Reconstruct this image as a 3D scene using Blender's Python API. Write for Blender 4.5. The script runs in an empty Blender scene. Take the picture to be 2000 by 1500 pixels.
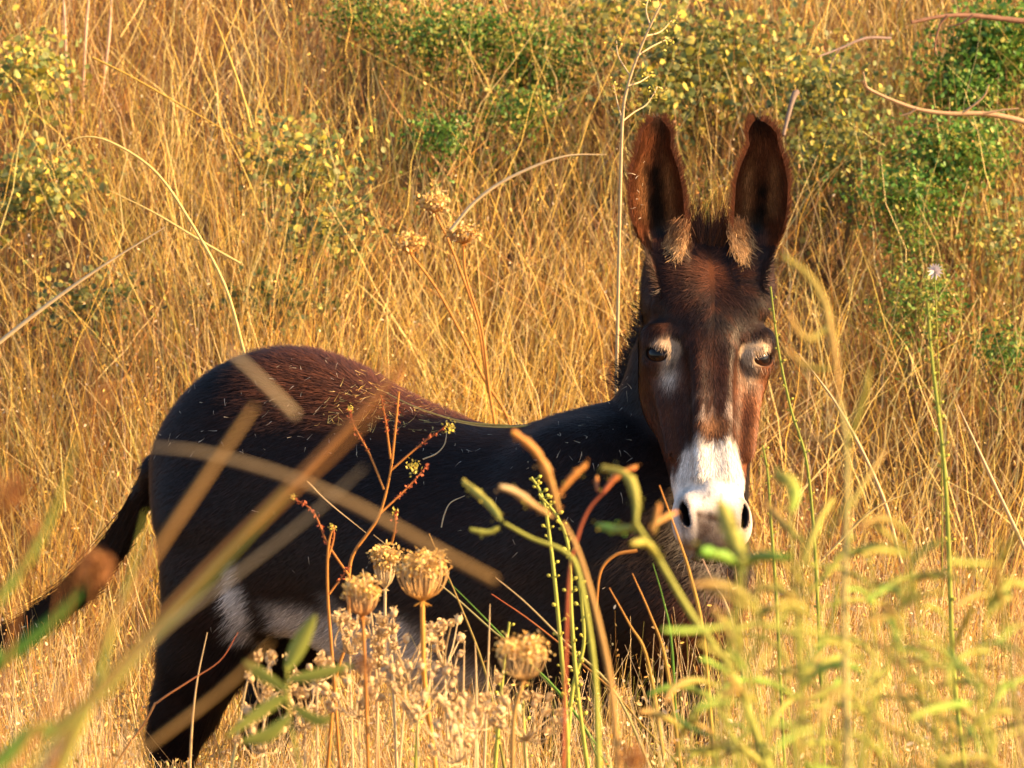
import bpy, math, random
import numpy as np
from mathutils import Vector

# ------------------------------------------------------------------ camera, sky, sun, exposure
SC = bpy.context.scene
COL = SC.collection
CAMZ, PITCH, FOCAL = 1.80, math.radians(-5.0), 165.0
FPX = FOCAL / 36.0 * 2000.0
cam_data = bpy.data.cameras.new('camera')
cam = bpy.data.objects.new('camera', cam_data)
COL.objects.link(cam)
cam.location = (0, 0, CAMZ)
cam.rotation_euler = (math.radians(90) + PITCH, 0, 0)
cam_data.lens = FOCAL
cam_data.sensor_width = 36.0
cam_data.clip_start = 0.1
cam_data.clip_end = 500.0
cam_data.dof.use_dof = True
cam_data.dof.focus_distance = 8.25
cam_data.dof.aperture_fstop = 13.0
SC.camera = cam

SUN_ELEV, SUN_AZ = math.radians(24.0), math.radians(99.5)   # azimuth clockwise from +Y (view direction)
world = bpy.data.worlds.new('World')
SC.world = world
world.use_nodes = True
wn = world.node_tree
wn.nodes.clear()
sky = wn.nodes.new('ShaderNodeTexSky')
sky.sky_type = 'NISHITA'
sky.sun_disc = False
sky.sun_elevation = SUN_ELEV
sky.sun_rotation = SUN_AZ
bg = wn.nodes.new('ShaderNodeBackground')
bg.inputs['Strength'].default_value = 0.08
wo = wn.nodes.new('ShaderNodeOutputWorld')
wn.links.new(sky.outputs[0], bg.inputs[0])
wn.links.new(bg.outputs[0], wo.inputs[0])

sun_data = bpy.data.lights.new('sun', 'SUN')
sun_data.energy = 5.0
sun_data.angle = math.radians(0.6)
sun_data.color = (1.0, 0.63, 0.29)
sun = bpy.data.objects.new('sun', sun_data)
COL.objects.link(sun)
_sd = Vector((math.sin(SUN_AZ) * math.cos(SUN_ELEV), math.cos(SUN_AZ) * math.cos(SUN_ELEV), math.sin(SUN_ELEV)))
sun.rotation_euler = _sd.to_track_quat('Z', 'Y').to_euler()
sun.location = (8, 8, 6)

SC.view_settings.view_transform = 'Standard'
SC.view_settings.look = 'None'
SC.view_settings.gamma = 1.0
SC.view_settings.exposure = 1.77
SC.view_settings.use_curve_mapping = False
SC.cycles.use_denoising = True
SC.cycles.max_bounces = 8
SC.cycles.diffuse_bounces = 3
SC.cycles.glossy_bounces = 2
SC.cycles.transmission_bounces = 5
SC.cycles.caustics_reflective = False
SC.cycles.caustics_refractive = False

rng = np.random.default_rng(7)
random.seed(7)

# ------------------------------------------------------------------ helpers
_FWD = np.array([0, math.cos(PITCH), math.sin(PITCH)])
_UP = np.array([0, -math.sin(PITCH), math.cos(PITCH)])

def at(px, py, Y):
    """world point at depth Y seen at pixel (px, py) of the 2000 x 1500 photograph"""
    d = _FWD + (px - 1000.0) / FPX * np.array([1.0, 0, 0]) + (750.0 - py) / FPX * _UP
    return np.array([0, 0, CAMZ]) + d * (Y / d[1])

def sstep(a, b, x):
    t = np.clip((x - a) / (b - a), 0, 1)
    return t * t * (3 - 2 * t)

def terrain(x, y):
    x = np.asarray(x, float); y = np.asarray(y, float)
    near = 0.70 * (1 - sstep(3.2, 6.2, y))
    t = np.clip(y - 9.7, 0, None)
    bank = np.where(t < 0.6, 0.5 * t * t, 0.18 + 0.60 * (t - 0.6))
    bank = np.where(t > 6.0, 0.18 + 0.60 * 5.4 + 3.0 * (1 - np.exp(-(t - 6.0) * 0.12)), bank)
    side = -0.05 * np.clip(x, -8, 8) * sstep(9.5, 11.5, y)
    bumps = 0.06 * np.sin(1.9 * x + 0.6) * np.sin(1.3 * y + 1.0) + 0.05 * np.sin(4.7 * x + 2.0 * y) * np.sin(3.9 * y - 1.1 * x) + 0.03 * np.sin(9 * x + 3 * np.sin(5 * y))
    return near + bank + side + bumps * sstep(8.8, 11, y)

def noise2(x, y, f, seed=0):
    """cheap smooth pseudo-noise in 0..1"""
    r = np.random.default_rng(1000 + seed)
    v = np.zeros_like(np.asarray(x, float))
    for k in range(5):
        a = r.uniform(0, 2 * math.pi); ph = r.uniform(0, 6.28); ff = f * r.uniform(0.6, 1.9)
        v = v + np.sin(ff * (x * math.cos(a) + y * math.sin(a)) + ph + 1.3 * np.sin(ff * 0.7 * (y * math.cos(a) - x * math.sin(a)) + ph * 2))
    return np.clip(0.5 + v / 5.2, 0, 1)

def noise3(p, f, seed=0):
    r = np.random.default_rng(2000 + seed)
    v = np.zeros(len(p))
    for k in range(6):
        d = r.normal(size=3); d /= np.linalg.norm(d); e = r.normal(size=3); e /= np.linalg.norm(e)
        ff = f * r.uniform(0.6, 1.8); ph = r.uniform(0, 6.28)
        v += np.sin(ff * (p @ d) + ph + 1.5 * np.sin(ff * 0.8 * (p @ e) + ph * 1.7))
    return np.clip(0.5 + v / 6.5, 0, 1)

def make_mesh(name, verts, faces, cols=None, mat=None, smooth=True):
    """verts (N,3); faces (M,k) int array or list of arrays; cols (N,3) vertex colour"""
    me = bpy.data.meshes.new(name)
    fl = faces if isinstance(faces, list) else [faces]
    fl = [np.asarray(f, dtype=np.int32) for f in fl if len(f)]
    me.vertices.add(len(verts))
    me.vertices.foreach_set('co', np.asarray(verts, dtype=np.float32).ravel())
    loops = np.concatenate([f.ravel() for f in fl])
    totals = np.concatenate([np.full(len(f), f.shape[1], np.int32) for f in fl])
    me.loops.add(len(loops))
    me.loops.foreach_set('vertex_index', loops)
    me.polygons.add(len(totals))
    starts = np.concatenate([[0], np.cumsum(totals)[:-1]]).astype(np.int32)
    me.polygons.foreach_set('loop_start', starts)
    me.polygons.foreach_set('loop_total', totals)
    if smooth:
        me.polygons.foreach_set('use_smooth', np.ones(len(totals), bool))
    me.update(calc_edges=True)
    if cols is not None:
        a = me.color_attributes.new('Col', 'FLOAT_COLOR', 'POINT')
        c4 = np.ones((len(verts), 4), np.float32)
        c4[:, :3] = np.clip(cols, 0, 1)
        a.data.foreach_set('color', c4.ravel())
    if mat:
        me.materials.append(mat)
    return me

def link(name, data, parent=None, loc=None, kind=None, label=None, cat=None, group=None):
    o = bpy.data.objects.new(name, data)
    COL.objects.link(o)
    if parent is not None:
        o.parent = parent
    if loc is not None:
        o.location = loc
    if kind: o['kind'] = kind
    if label: o['label'] = label
    if cat: o['category'] = cat
    if group: o['group'] = group
    return o

def thing(name, label, cat, loc, group=None):
    return link(name, None, None, tuple(loc), None, label, cat, group)

# ------------------------------------------------------------------ materials
def nodes_of(m):
    m.use_nodes = True
    nt = m.node_tree
    nt.nodes.clear()
    return nt, nt.nodes, nt.links

def veg_mat(name, transl=0.4, rough=0.6, spec=0.15, varscale=60.0):
    m = bpy.data.materials.new(name)
    nt, N, L = nodes_of(m)
    out = N.new('ShaderNodeOutputMaterial')
    at_ = N.new('ShaderNodeAttribute'); at_.attribute_name = 'Col'
    tc = N.new('ShaderNodeTexCoord')
    nz = N.new('ShaderNodeTexNoise'); nz.inputs['Scale'].default_value = varscale; nz.inputs['Detail'].default_value = 3
    mr = N.new('ShaderNodeMapRange'); mr.inputs['To Min'].default_value = 0.72; mr.inputs['To Max'].default_value = 1.3
    mx = N.new('ShaderNodeVectorMath'); mx.operation = 'SCALE'
    L.new(tc.outputs['Object'], nz.inputs['Vector'])
    L.new(nz.outputs['Fac'], mr.inputs['Value'])
    L.new(at_.outputs['Color'], mx.inputs[0]); L.new(mr.outputs[0], mx.inputs['Scale'])
    p = N.new('ShaderNodeBsdfPrincipled')
    p.inputs['Roughness'].default_value = rough
    p.inputs['Specular IOR Level'].default_value = spec
    t = N.new('ShaderNodeBsdfTranslucent')
    ms = N.new('ShaderNodeMixShader'); ms.inputs[0].default_value = transl
    L.new(mx.outputs[0], p.inputs['Base Color']); L.new(mx.outputs[0], t.inputs['Color'])
    L.new(p.outputs[0], ms.inputs[1]); L.new(t.outputs[0], ms.inputs[2])
    L.new(ms.outputs[0], out.inputs['Surface'])
    return m

def attr_mat(name, rough=0.6, spec=0.3, sheen=0.0, bump=None, coat=0.0):
    m = bpy.data.materials.new(name)
    nt, N, L = nodes_of(m)
    out = N.new('ShaderNodeOutputMaterial')
    at_ = N.new('ShaderNodeAttribute'); at_.attribute_name = 'Col'
    p = N.new('ShaderNodeBsdfPrincipled')
    p.inputs['Roughness'].default_value = rough
    p.inputs['Specular IOR Level'].default_value = spec
    p.inputs['Sheen Weight'].default_value = sheen
    p.inputs['Coat Weight'].default_value = coat
    tc = N.new('ShaderNodeTexCoord')
    nz = N.new('ShaderNodeTexNoise'); nz.inputs['Scale'].default_value = bump or 120.0; nz.inputs['Detail'].default_value = 4
    mr = N.new('ShaderNodeMapRange'); mr.inputs['To Min'].default_value = 0.75; mr.inputs['To Max'].default_value = 1.25
    mx = N.new('ShaderNodeVectorMath'); mx.operation = 'SCALE'
    L.new(tc.outputs['Object'], nz.inputs['Vector'])
    L.new(nz.outputs['Fac'], mr.inputs['Value'])
    L.new(at_.outputs['Color'], mx.inputs[0]); L.new(mr.outputs[0], mx.inputs['Scale'])
    L.new(mx.outputs[0], p.inputs['Base Color'])
    if bump:
        b = N.new('ShaderNodeBump'); b.inputs['Strength'].default_value = 0.25; b.inputs['Distance'].default_value = 0.003
        L.new(nz.outputs['Fac'], b.inputs['Height']); L.new(b.outputs[0], p.inputs['Normal'])
    L.new(p.outputs[0], out.inputs['Surface'])
    return m

M_GRASS = veg_mat('dry_straw', 0.25, 0.5, 0.3, 40.0)
M_LEAF = veg_mat('green_leaf', 0.35, 0.5, 0.3, 25.0)
M_STEM = veg_mat('weed_stem', 0.15, 0.6, 0.2, 60.0)
M_COAT = attr_mat('donkey_skin', 0.75, 0.12, 0.0, 260.0)
M_HAIR = attr_mat('donkey_hair', 0.5, 0.2)

def soil_mat():
    m = bpy.data.materials.new('dry_soil')
    nt, N, L = nodes_of(m)
    out = N.new('ShaderNodeOutputMaterial'); p = N.new('ShaderNodeBsdfPrincipled')
    tc = N.new('ShaderNodeTexCoord'); nz = N.new('ShaderNodeTexNoise')
    nz.inputs['Scale'].default_value = 3.0; nz.inputs['Detail'].default_value = 9
    cr = N.new('ShaderNodeValToRGB')
    cr.color_ramp.elements[0].position = 0.3; cr.color_ramp.elements[0].color = (0.10, 0.052, 0.022, 1)
    cr.color_ramp.elements[1].position = 0.7; cr.color_ramp.elements[1].color = (0.26, 0.15, 0.06, 1)
    b = N.new('ShaderNodeBump'); b.inputs['Strength'].default_value = 0.6
    p.inputs['Roughness'].default_value = 0.95
    L.new(tc.outputs['Object'], nz.inputs['Vector']); L.new(nz.outputs['Fac'], cr.inputs[0])
    L.new(cr.outputs[0], p.inputs['Base Color']); L.new(nz.outputs['Fac'], b.inputs['Height'])
    L.new(b.outputs[0], p.inputs['Normal']); L.new(p.outputs[0], out.inputs['Surface'])
    return m

# ------------------------------------------------------------------ ground
def build_ground():
    xs = np.concatenate([np.linspace(-120, -6, 24)[:-1], np.linspace(-6, 6, 61), np.linspace(6, 120, 24)[1:]])
    ys = np.concatenate([np.linspace(-60, 0, 12)[:-1], np.linspace(0, 18, 91), np.linspace(18, 200, 30)[1:]])
    X, Y = np.meshgrid(xs, ys, indexing='ij')
    Z = terrain(X, Y)
    v = np.stack([X, Y, Z], -1).reshape(-1, 3)
    nx, ny = len(xs), len(ys)
    idx = np.arange(nx * ny).reshape(nx, ny)
    f = np.stack([idx[:-1, :-1], idx[1:, :-1], idx[1:, 1:], idx[:-1, 1:]], -1).reshape(-1, 4)
    link('ground', make_mesh('ground', v, f, None, soil_mat()), kind='structure')
build_ground()

# ------------------------------------------------------------------ donkey
ROOT = np.array([-0.14, 8.45, 0.0])
AX = np.array([math.cos(math.radians(32)), -math.sin(math.radians(32)), 0.0])     # towards the chest
LX = np.array([-math.sin(math.radians(32)), -math.cos(math.radians(32)), 0.0])    # towards the near flank

def B(s, l, z):
    return ROOT + AX * s + LX * l + np.array([0, 0, z])

HA = at(1388, 468, 8.10)
HB = at(1400, 1098, 7.87)
HSC = 0.945        # lengthwise scale of the head tables
HD = (HB - HA); HL = np.linalg.norm(HD); HD = HD / HL
_n = np.array([0.13, -1.0, 0.0]); HN = _n - HD * (_n @ HD); HN /= np.linalg.norm(HN)
HR = np.cross(HN, HD); HR /= np.linalg.norm(HR)
if HR[0] < 0: HR = -HR

def Hd(u, s, t):
    """head frame: u sideways (viewer's right), s down the face, t back from the face plane"""
    return HA + HR * u + HD * (s * HSC) - HN * t

def interp(tab, x):
    xs = [a for a, _ in tab]; ys = [b for _, b in tab]
    # smooth (monotone-ish) interpolation through a dense Catmull-Rom table
    n = 400
    X = np.linspace(xs[0], xs[-1], n)
    m = np.gradient(np.array(ys, float), np.array(xs, float))
    i = np.clip(np.searchsorted(xs, X, side='right') - 1, 0, len(xs) - 2)
    x0 = np.array(xs)[i]; x1 = np.array(xs)[i + 1]; h = x1 - x0; tt = (X - x0) / h
    y0 = np.array(ys)[i]; y1 = np.array(ys)[i + 1]
    Yv = (2*tt**3-3*tt**2+1)*y0 + (tt**3-2*tt**2+tt)*h*m[i] + (-2*tt**3+3*tt**2)*y1 + (tt**3-tt**2)*h*m[i+1]
    return np.interp(x, X, Yv).astype(np.float32)

def _axis(lo, flo, fhi, hi, cf, cc):
    a = np.arange(lo, flo, cc); b = np.arange(flo, fhi, cf); c = np.arange(fhi, hi + cc, cc)
    return np.concatenate([a, b, c]).astype(np.float32)

GX = _axis(-0.90, 0.20, 0.52, 0.56, 0.003, 0.009)
GY = _axis(7.70, 7.74, 8.20, 9.02, 0.003, 0.009)
GZ = _axis(-0.02, 0.76, 1.57, 1.58, 0.003, 0.009)
D = np.full((len(GX), len(GY), len(GZ)), 0.5, np.float32)

def smin(a, b, k):
    h = np.maximum(k - np.abs(a - b), 0) / k
    return np.minimum(a, b) - h * h * k * 0.25

def region(lo, hi):
    s = []
    for g, a, b in zip((GX, GY, GZ), lo, hi):
        s.append(slice(max(int(np.searchsorted(g, a)) - 1, 0), int(np.searchsorted(g, b)) + 1))
    return tuple(s), GX[s[0]][:, None, None], GY[s[1]][None, :, None], GZ[s[2]][None, None, :]

def add(fn, lo, hi, k):
    sl, X, Y, Z = region(lo, hi)
    d = fn(X, Y, Z).astype(np.float32)
    D[sl] = smin(D[sl], d, k)

def cut(fn, lo, hi, k):
    sl, X, Y, Z = region(lo, hi)
    d = fn(X, Y, Z).astype(np.float32)
    D[sl] = -smin(-D[sl], d, k)

def cone(p, q, r0, r1, k=0.03):
    p = np.asarray(p, np.float32); q = np.asarray(q, np.float32)
    pad = max(r0, r1) + k + 0.03
    def fn(X, Y, Z):
        v = q - p; L2 = float(v @ v)
        t = ((X - p[0]) * v[0] + (Y - p[1]) * v[1] + (Z - p[2]) * v[2]) / L2
        t = np.clip(t, 0, 1)
        d = np.sqrt((X - p[0] - t * v[0]) ** 2 + (Y - p[1] - t * v[1]) ** 2 + (Z - p[2] - t * v[2]) ** 2)
        return d - (r0 + (r1 - r0) * t)
    add(fn, np.minimum(p, q) - pad, np.maximum(p, q) + pad, k)

def chain(pts, k=0.03):
    for (a, ra), (b, rb) in zip(pts[:-1], pts[1:]):
        cone(a, b, ra, rb, k)

def ellipsoid(c, axes, radii, k=0.03, sub=False):
    c = np.asarray(c, np.float32); A = [np.asarray(a, np.float32) for a in axes]
    r = np.asarray(radii, np.float32); pad = float(r.max()) + k + 0.01
    def fn(X, Y, Z):
        dx, dy, dz = X - c[0], Y - c[1], Z - c[2]
        q = 0; q2 = 0
        for a, rr in zip(A, r):
            v = dx * a[0] + dy * a[1] + dz * a[2]
            q = q + (v / rr) ** 2; q2 = q2 + (v / rr ** 2) ** 2
        q = np.sqrt(q)
        return q * (q - 1) / np.maximum(np.sqrt(q2), 1e-6)
    (cut if sub else add)(fn, c - pad, c + pad, k)

# trunk
TOP = [(-.64, .905), (-.62, .955), (-.58, 1.005), (-.5, 1.062), (-.4, 1.102), (-.3, 1.111), (-.2, 1.090), (-.1, 1.046), (0, 1.012), (.1, .991), (.2, .997), (.3, 1.022), (.4, 1.022), (.5, .985), (.58, .92), (.63, .83)]
BOT = [(-.64, .86), (-.62, .82), (-.58, .77), (-.5, .73), (-.4, .675), (-.3, .61), (-.2, .56), (-.1, .525), (0, .505), (.1, .50), (.2, .505), (.3, .52), (.4, .55), (.5, .60), (.58, .66), (.63, .76)]
WID = [(-.64, .035), (-.62, .09), (-.58, .135), (-.5, .175), (-.4, .195), (-.25, .20), (-.1, .205), (.05, .212), (.2, .205), (.35, .185), (.5, .13), (.56, .09), (.60, .03), (.63, .02)]
def _rear(tab): return [((-.3 + (a + .3) * .82) if a < -.3 else a, b) for a, b in tab]
TOP, BOT, WID = _rear(TOP), _rear(BOT), _rear(WID)
REND = TOP[0][0]
def trunk(X, Y, Z):
    s = (X - ROOT[0]) * AX[0] + (Y - ROOT[1]) * AX[1]
    l = (X - ROOT[0]) * LX[0] + (Y - ROOT[1]) * LX[1]
    sc = np.clip(s, REND, .63)
    top, bot, w = interp(TOP, sc), interp(BOT, sc), np.maximum(interp(WID, sc), .02)
    zc = (top + bot) / 2; h = np.maximum((top - bot) / 2, .02)
    zz = (Z - zc) / h
    # back is narrower than the belly
    wt = w * (1.0 - 0.16 * np.clip(zz, 0, 1.3) ** 2 + 0.03 * np.clip(-zz, 0, 1))
    r = (np.abs(l / wt) ** 2.2 + np.abs(zz) ** 2.2) ** (1 / 2.2)
    d = (r - 1) * np.minimum(w, h)
    return np.maximum(d, np.maximum(s - .64, REND - s))
add(trunk, (-.92, 7.9, .45), (.56, 9.02, 1.2), 0.01)

# haunches, shoulders, hips
E3 = [AX, LX, np.array([0, 0, 1.0])]
ellipsoid(B(-.36, .08, .86), E3, (.165, .115, .215), .06)
ellipsoid(B(-.36, -.08, .86), E3, (.165, .115, .21), .06)
ellipsoid(B(-.27, .12, .72), E3, (.09, .07, .11), .05)
ellipsoid(B(.34, .095, .80), E3, (.13, .10, .20), .06)
ellipsoid(B(.34, -.095, .80), E3, (.13, .10, .20), .06)
ellipsoid(B(.47, .055, .72), E3, (.10, .08, .12), .05)
ellipsoid(B(.47, -.04, .72), E3, (.10, .07, .12), .05)
# hind legs: thigh, stifle, gaskin, hock (pointing back), cannon, fetlock, hoof
for sg, ds in ((1, .0), (-1, .06)):
    l = .115 * sg
    chain([(B(-.39 + ds, l, .80), .12), (B(-.385 + ds, l, .68), .105), (B(-.425 + ds, l, .56), .080), (B(-.475 + ds, l, .45), .055), (B(-.505 + ds, l, .37), .043)], .05)
    cone(B(-.505 + ds, l, .375), B(-.535 + ds, l, .40), .030, .022, .025)
    chain([(B(-.505 + ds, l, .37), .042), (B(-.505 + ds, l, .31), .03), (B(-.50 + ds, l, .16), .025), (B(-.495 + ds, l, .12), .034), (B(-.465 + ds, l, .06), .028)], .02)
    cone(B(-.46 + ds, l, .05), B(-.435 + ds, l, .012), .032, .042, .012)
for sg, ds in ((1, -.03), (-1, .08)):
    l = .10 * sg
    chain([(B(.37 + ds, l, .66), .10), (B(.37 + ds, l, .52), .062), (B(.375 + ds, l, .38), .042), (B(.375 + ds, l, .33), .040), (B(.37 + ds, l, .28), .027), (B(.37 + ds, l, .14), .025), (B(.375 + ds, l, .11), .033), (B(.40 + ds, l, .055), .028)], .03)
    cone(B(.405 + ds, l, .045), B(.43 + ds, l, .012), .032, .042, .012)
# neck: crest and throat
chain([(B(.27, 0, .93), .080), (at(1292, 860, 8.31), .095), (at(1306, 790, 8.30), .086), (at(1320, 715, 8.28), .076), (at(1334, 645, 8.25), .068), (at(1350, 570, 8.21), .064), (at(1374, 520, 8.17), .06)], .022)
chain([(at(1385, 660, 8.22), .075), (at(1375, 780, 8.25), .080), (at(1350, 900, 8.27), .092), (at(1325, 1020, 8.27), .11), (B(.42, 0, .78), .13)], .05)
ellipsoid(at(1368, 1165, 8.14), E3, (.07, .09, .11), .05)
# tail dock
chain([(B(-.48, 0, .96), .034), (at(306, 915, 8.76), .024), (at(284, 965, 8.80), .021), (at(260, 1020, 8.83), .018), (at(234, 1070, 8.84), .015), (at(205, 1110, 8.85), .012)], .02)

# head
HT0 = [(-.05, .10), (-.02, .07), (.0, .05), (.03, .026), (.07, .011), (.12, .002), (.18, -.002), (.25, .002), (.33, .008), (.42, .010), (.5, .010), (.54, .014), (.575, .030), (.60, .055)]
HT1 = [(-.05, .14), (-.02, .15), (.0, .165), (.05, .185), (.12, .205), (.2, .215), (.27, .200), (.34, .168), (.42, .135), (.5, .118), (.55, .112), (.58, .10), (.60, .075)]
HW = [(-.05, .012), (-.02, .042), (.0, .068), (.03, .088), (.067, .097), (.124, .099), (.18, .0965), (.22, .095), (.27, .092), (.314, .087), (.362, .079), (.41, .069), (.457, .061), (.495, .058), (.52, .058), (.545, .053), (.575, .042), (.60, .018)]
HF = [(-.05, .9), (.05, .85), (.15, .74), (.25, .66), (.35, .62), (.45, .66), (.52, .78), (.6, .9)]
def head(X, Y, Z):
    dx, dy, dz = X - HA[0], Y - HA[1], Z - HA[2]
    u = dx * HR[0] + dy * HR[1] + dz * HR[2]
    s = (dx * HD[0] + dy * HD[1] + dz * HD[2]) / HSC
    t = -(dx * HN[0] + dy * HN[1] + dz * HN[2])
    sc = np.clip(s, -.05, .60)
    t0, t1, w, a = interp(HT0, sc), interp(HT1, sc), interp(HW, sc), interp(HF, sc)
    h = (t1 - t0) / 2; tc = (t1 + t0) / 2
    tt = (t - t0) / (t1 - t0)
    we = w * (a + (1 - a) * sstep(0.0, .42, tt)) * (1 - .25 * sstep(.6, 1.1, tt))
    ex = 2.5 - .45 * sstep(.22, .36, sc)
    r = (np.abs(u / we) ** ex + np.abs((t - tc) / h) ** ex) ** (1 / ex)
    d = (r - 1) * np.minimum(we, h) * .9
    return np.maximum(d, np.maximum(s - .578, -.055 - s))
add(head, (.18, 7.70, .70), (.56, 8.42, 1.50), .035)
HAX = [HR, HD, -HN]
EYES = {}
for sg in (-1, 1):
    # brow ridge and orbit
    ellipsoid(Hd(.080 * sg, .174, .042), HAX, (.034, .022, .034), .022)
    ellipsoid(Hd(.086 * sg, .205, .062), HAX, (.026, .045, .040), .035)
    # facial crest and cheek
    cone(Hd(.080 * sg, .248, .055), Hd(.066 * sg, .39, .042), .017, .011, .018)
    cone(Hd(.031 * sg, .21, .012), Hd(.026 * sg, .44, .0175), .010, .007, .02)
    ellipsoid(Hd(.058 * sg, .235, .135), HAX, (.040, .085, .075), .04)
    # hollow above the eye and beside the nasal bone
    ellipsoid(Hd(.088 * sg, .122, .022), HAX, (.022, .026, .020), .02, sub=True)
    ellipsoid(Hd(.058 * sg, .32, .004), HAX, (.012, .085, .012), .035, sub=True)
    # nostril wing
    ellipsoid(Hd(.046 * sg, .522, .034), HAX, (.021, .036, .026), .03)
    ellipsoid(Hd(.040 * sg, .545, .030), HAX, (.020, .028, .024), .02)
# forehead bulge, upper lip, lower lip and chin
ellipsoid(Hd(0, .12, .030), HAX, (.055, .075, .030), .04)
ellipsoid(Hd(0, .552, .033), HAX, (.037, .030, .028), .02)
ellipsoid(Hd(0, .574, .068), HAX, (.030, .020, .026), .015)
cone(Hd(-.022, .570, .064), Hd(.022, .570, .064), .017, .017, .015)
# mouth line
cut_pts = [(-.045, .572, .075), (-.02, .592, .040), (.02, .592, .040), (.045, .572, .075)]
for sg in (-1, 1):
    # nostril slit
    tilt = np.array([.35 * sg, 0, 0])
    a1 = HD * .93 - HR * (.36 * sg); a1 /= np.linalg.norm(a1)
    a3 = -HN * .78 - HR * .62 * sg; a3 = a3 - a1 * (a3 @ a1); a3 /= np.linalg.norm(a3)
    a2 = np.cross(a1, a3)
    ellipsoid(Hd(.0515 * sg, .522, .012), [a1, a2, a3], (.024, .0056, .036), .005, sub=True)
    # eye ball seat with lids
    EC = Hd(.0835 * sg, .212, .042)
    EYES[sg] = EC
    ellipsoid(EC, HAX, (.0275, .0265, .0275), .016)
    ax = HR * (.58 * sg) + HN * .81; ax /= np.linalg.norm(ax)
    w1 = HN * .58 - HR * .81 * sg + HD * .48; w1 = w1 - ax * (w1 @ ax); w1 /= np.linalg.norm(w1)
    w2 = np.cross(ax, w1)
    ellipsoid(EC + ax * .024 + HD * .001, [ax, w1, w2], (.024, .0225, .0150), .004, sub=True)
    # heavier upper lid
    cone(EC + ax * .021 - HD * .0185 + w1 * -.014, EC + ax * .0225 - HD * .0160 + w1 * .010, .0050, .0056, .008)

# ears: shell profiles read row by row (pixel row, left edge, right edge)
EAR_L = [(231, 1276, 1290), (236, 1266, 1302), (247, 1254, 1312), (260, 1246, 1319), (287, 1240, 1318), (333, 1227, 1334), (367, 1223, 1341), (400, 1224, 1344), (430, 1229, 1346), (460, 1238, 1347), (497, 1262, 1345), (530, 1275, 1345), (560, 1290, 1340)]
EAR_R = [(233, 1470, 1486), (238, 1463, 1501), (248, 1457, 1515), (261, 1452, 1525), (283, 1456, 1529), (327, 1437, 1542), (360, 1429, 1547), (400, 1427, 1546), (430, 1425, 1542), (460, 1423, 1533), (490, 1426, 1515), (520, 1432, 1498), (550, 1440, 1488)]
def ear(rows, sg):
    Y0 = 8.10
    tz = [(float(at(1385, y, Y0)[2]), float(at(a, y, Y0)[0]), float(at(b, y, Y0)[0])) for y, a, b in rows][::-1]
    zs = [t[0] for t in tz]
    def fn(X, Y, Z):
        xl = np.interp(Z, zs, [t[1] for t in tz]); xr = np.interp(Z, zs, [t[2] for t in tz])
        c = (xl + xr) / 2; w = np.maximum((xr - xl) / 2, .004)
        v = np.clip((Z - zs[0]) / (zs[-1] - zs[0]), 0, 1)
        q = np.clip((X - c) / w, -1.4, 1.4)
        depth = .046 * (1 - v) ** .6 + .018
        bow = 1 - np.abs(q) ** 2.4
        ys = Y0 - .012 + .045 * (v - .3) ** 2 + depth * bow + .014 * q * sg * -1
        th = .0050 + .0045 * (1 - v)
        d1 = (np.abs(Y - ys) - th) * .62
        d2 = np.abs(X - c) - w + .004
        k = .008
        h = np.maximum(k - np.abs(d1 - d2), 0) / k
        d = np.maximum(d1, d2) + h * h * k * .25
        return np.maximum(d, np.maximum(Z - zs[-1], zs[0] - Z))
    add(fn, (tz[0][1] - .09, 7.98, zs[0] - .02), (tz[-1][2] + .09, 8.26, zs[-1] + .01), .012)
ear(EAR_L, -1); ear(EAR_R, 1)
for px, sg in ((1312, -1), (1462, 1)):
    cone(at(px, 492, 8.165), at(px - 8 * sg, 560, 8.14), .036, .046, .04)
    cone(at(px, 520, 8.12), at(px - 10 * sg, 580, 8.10), .030, .040, .04)

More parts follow.
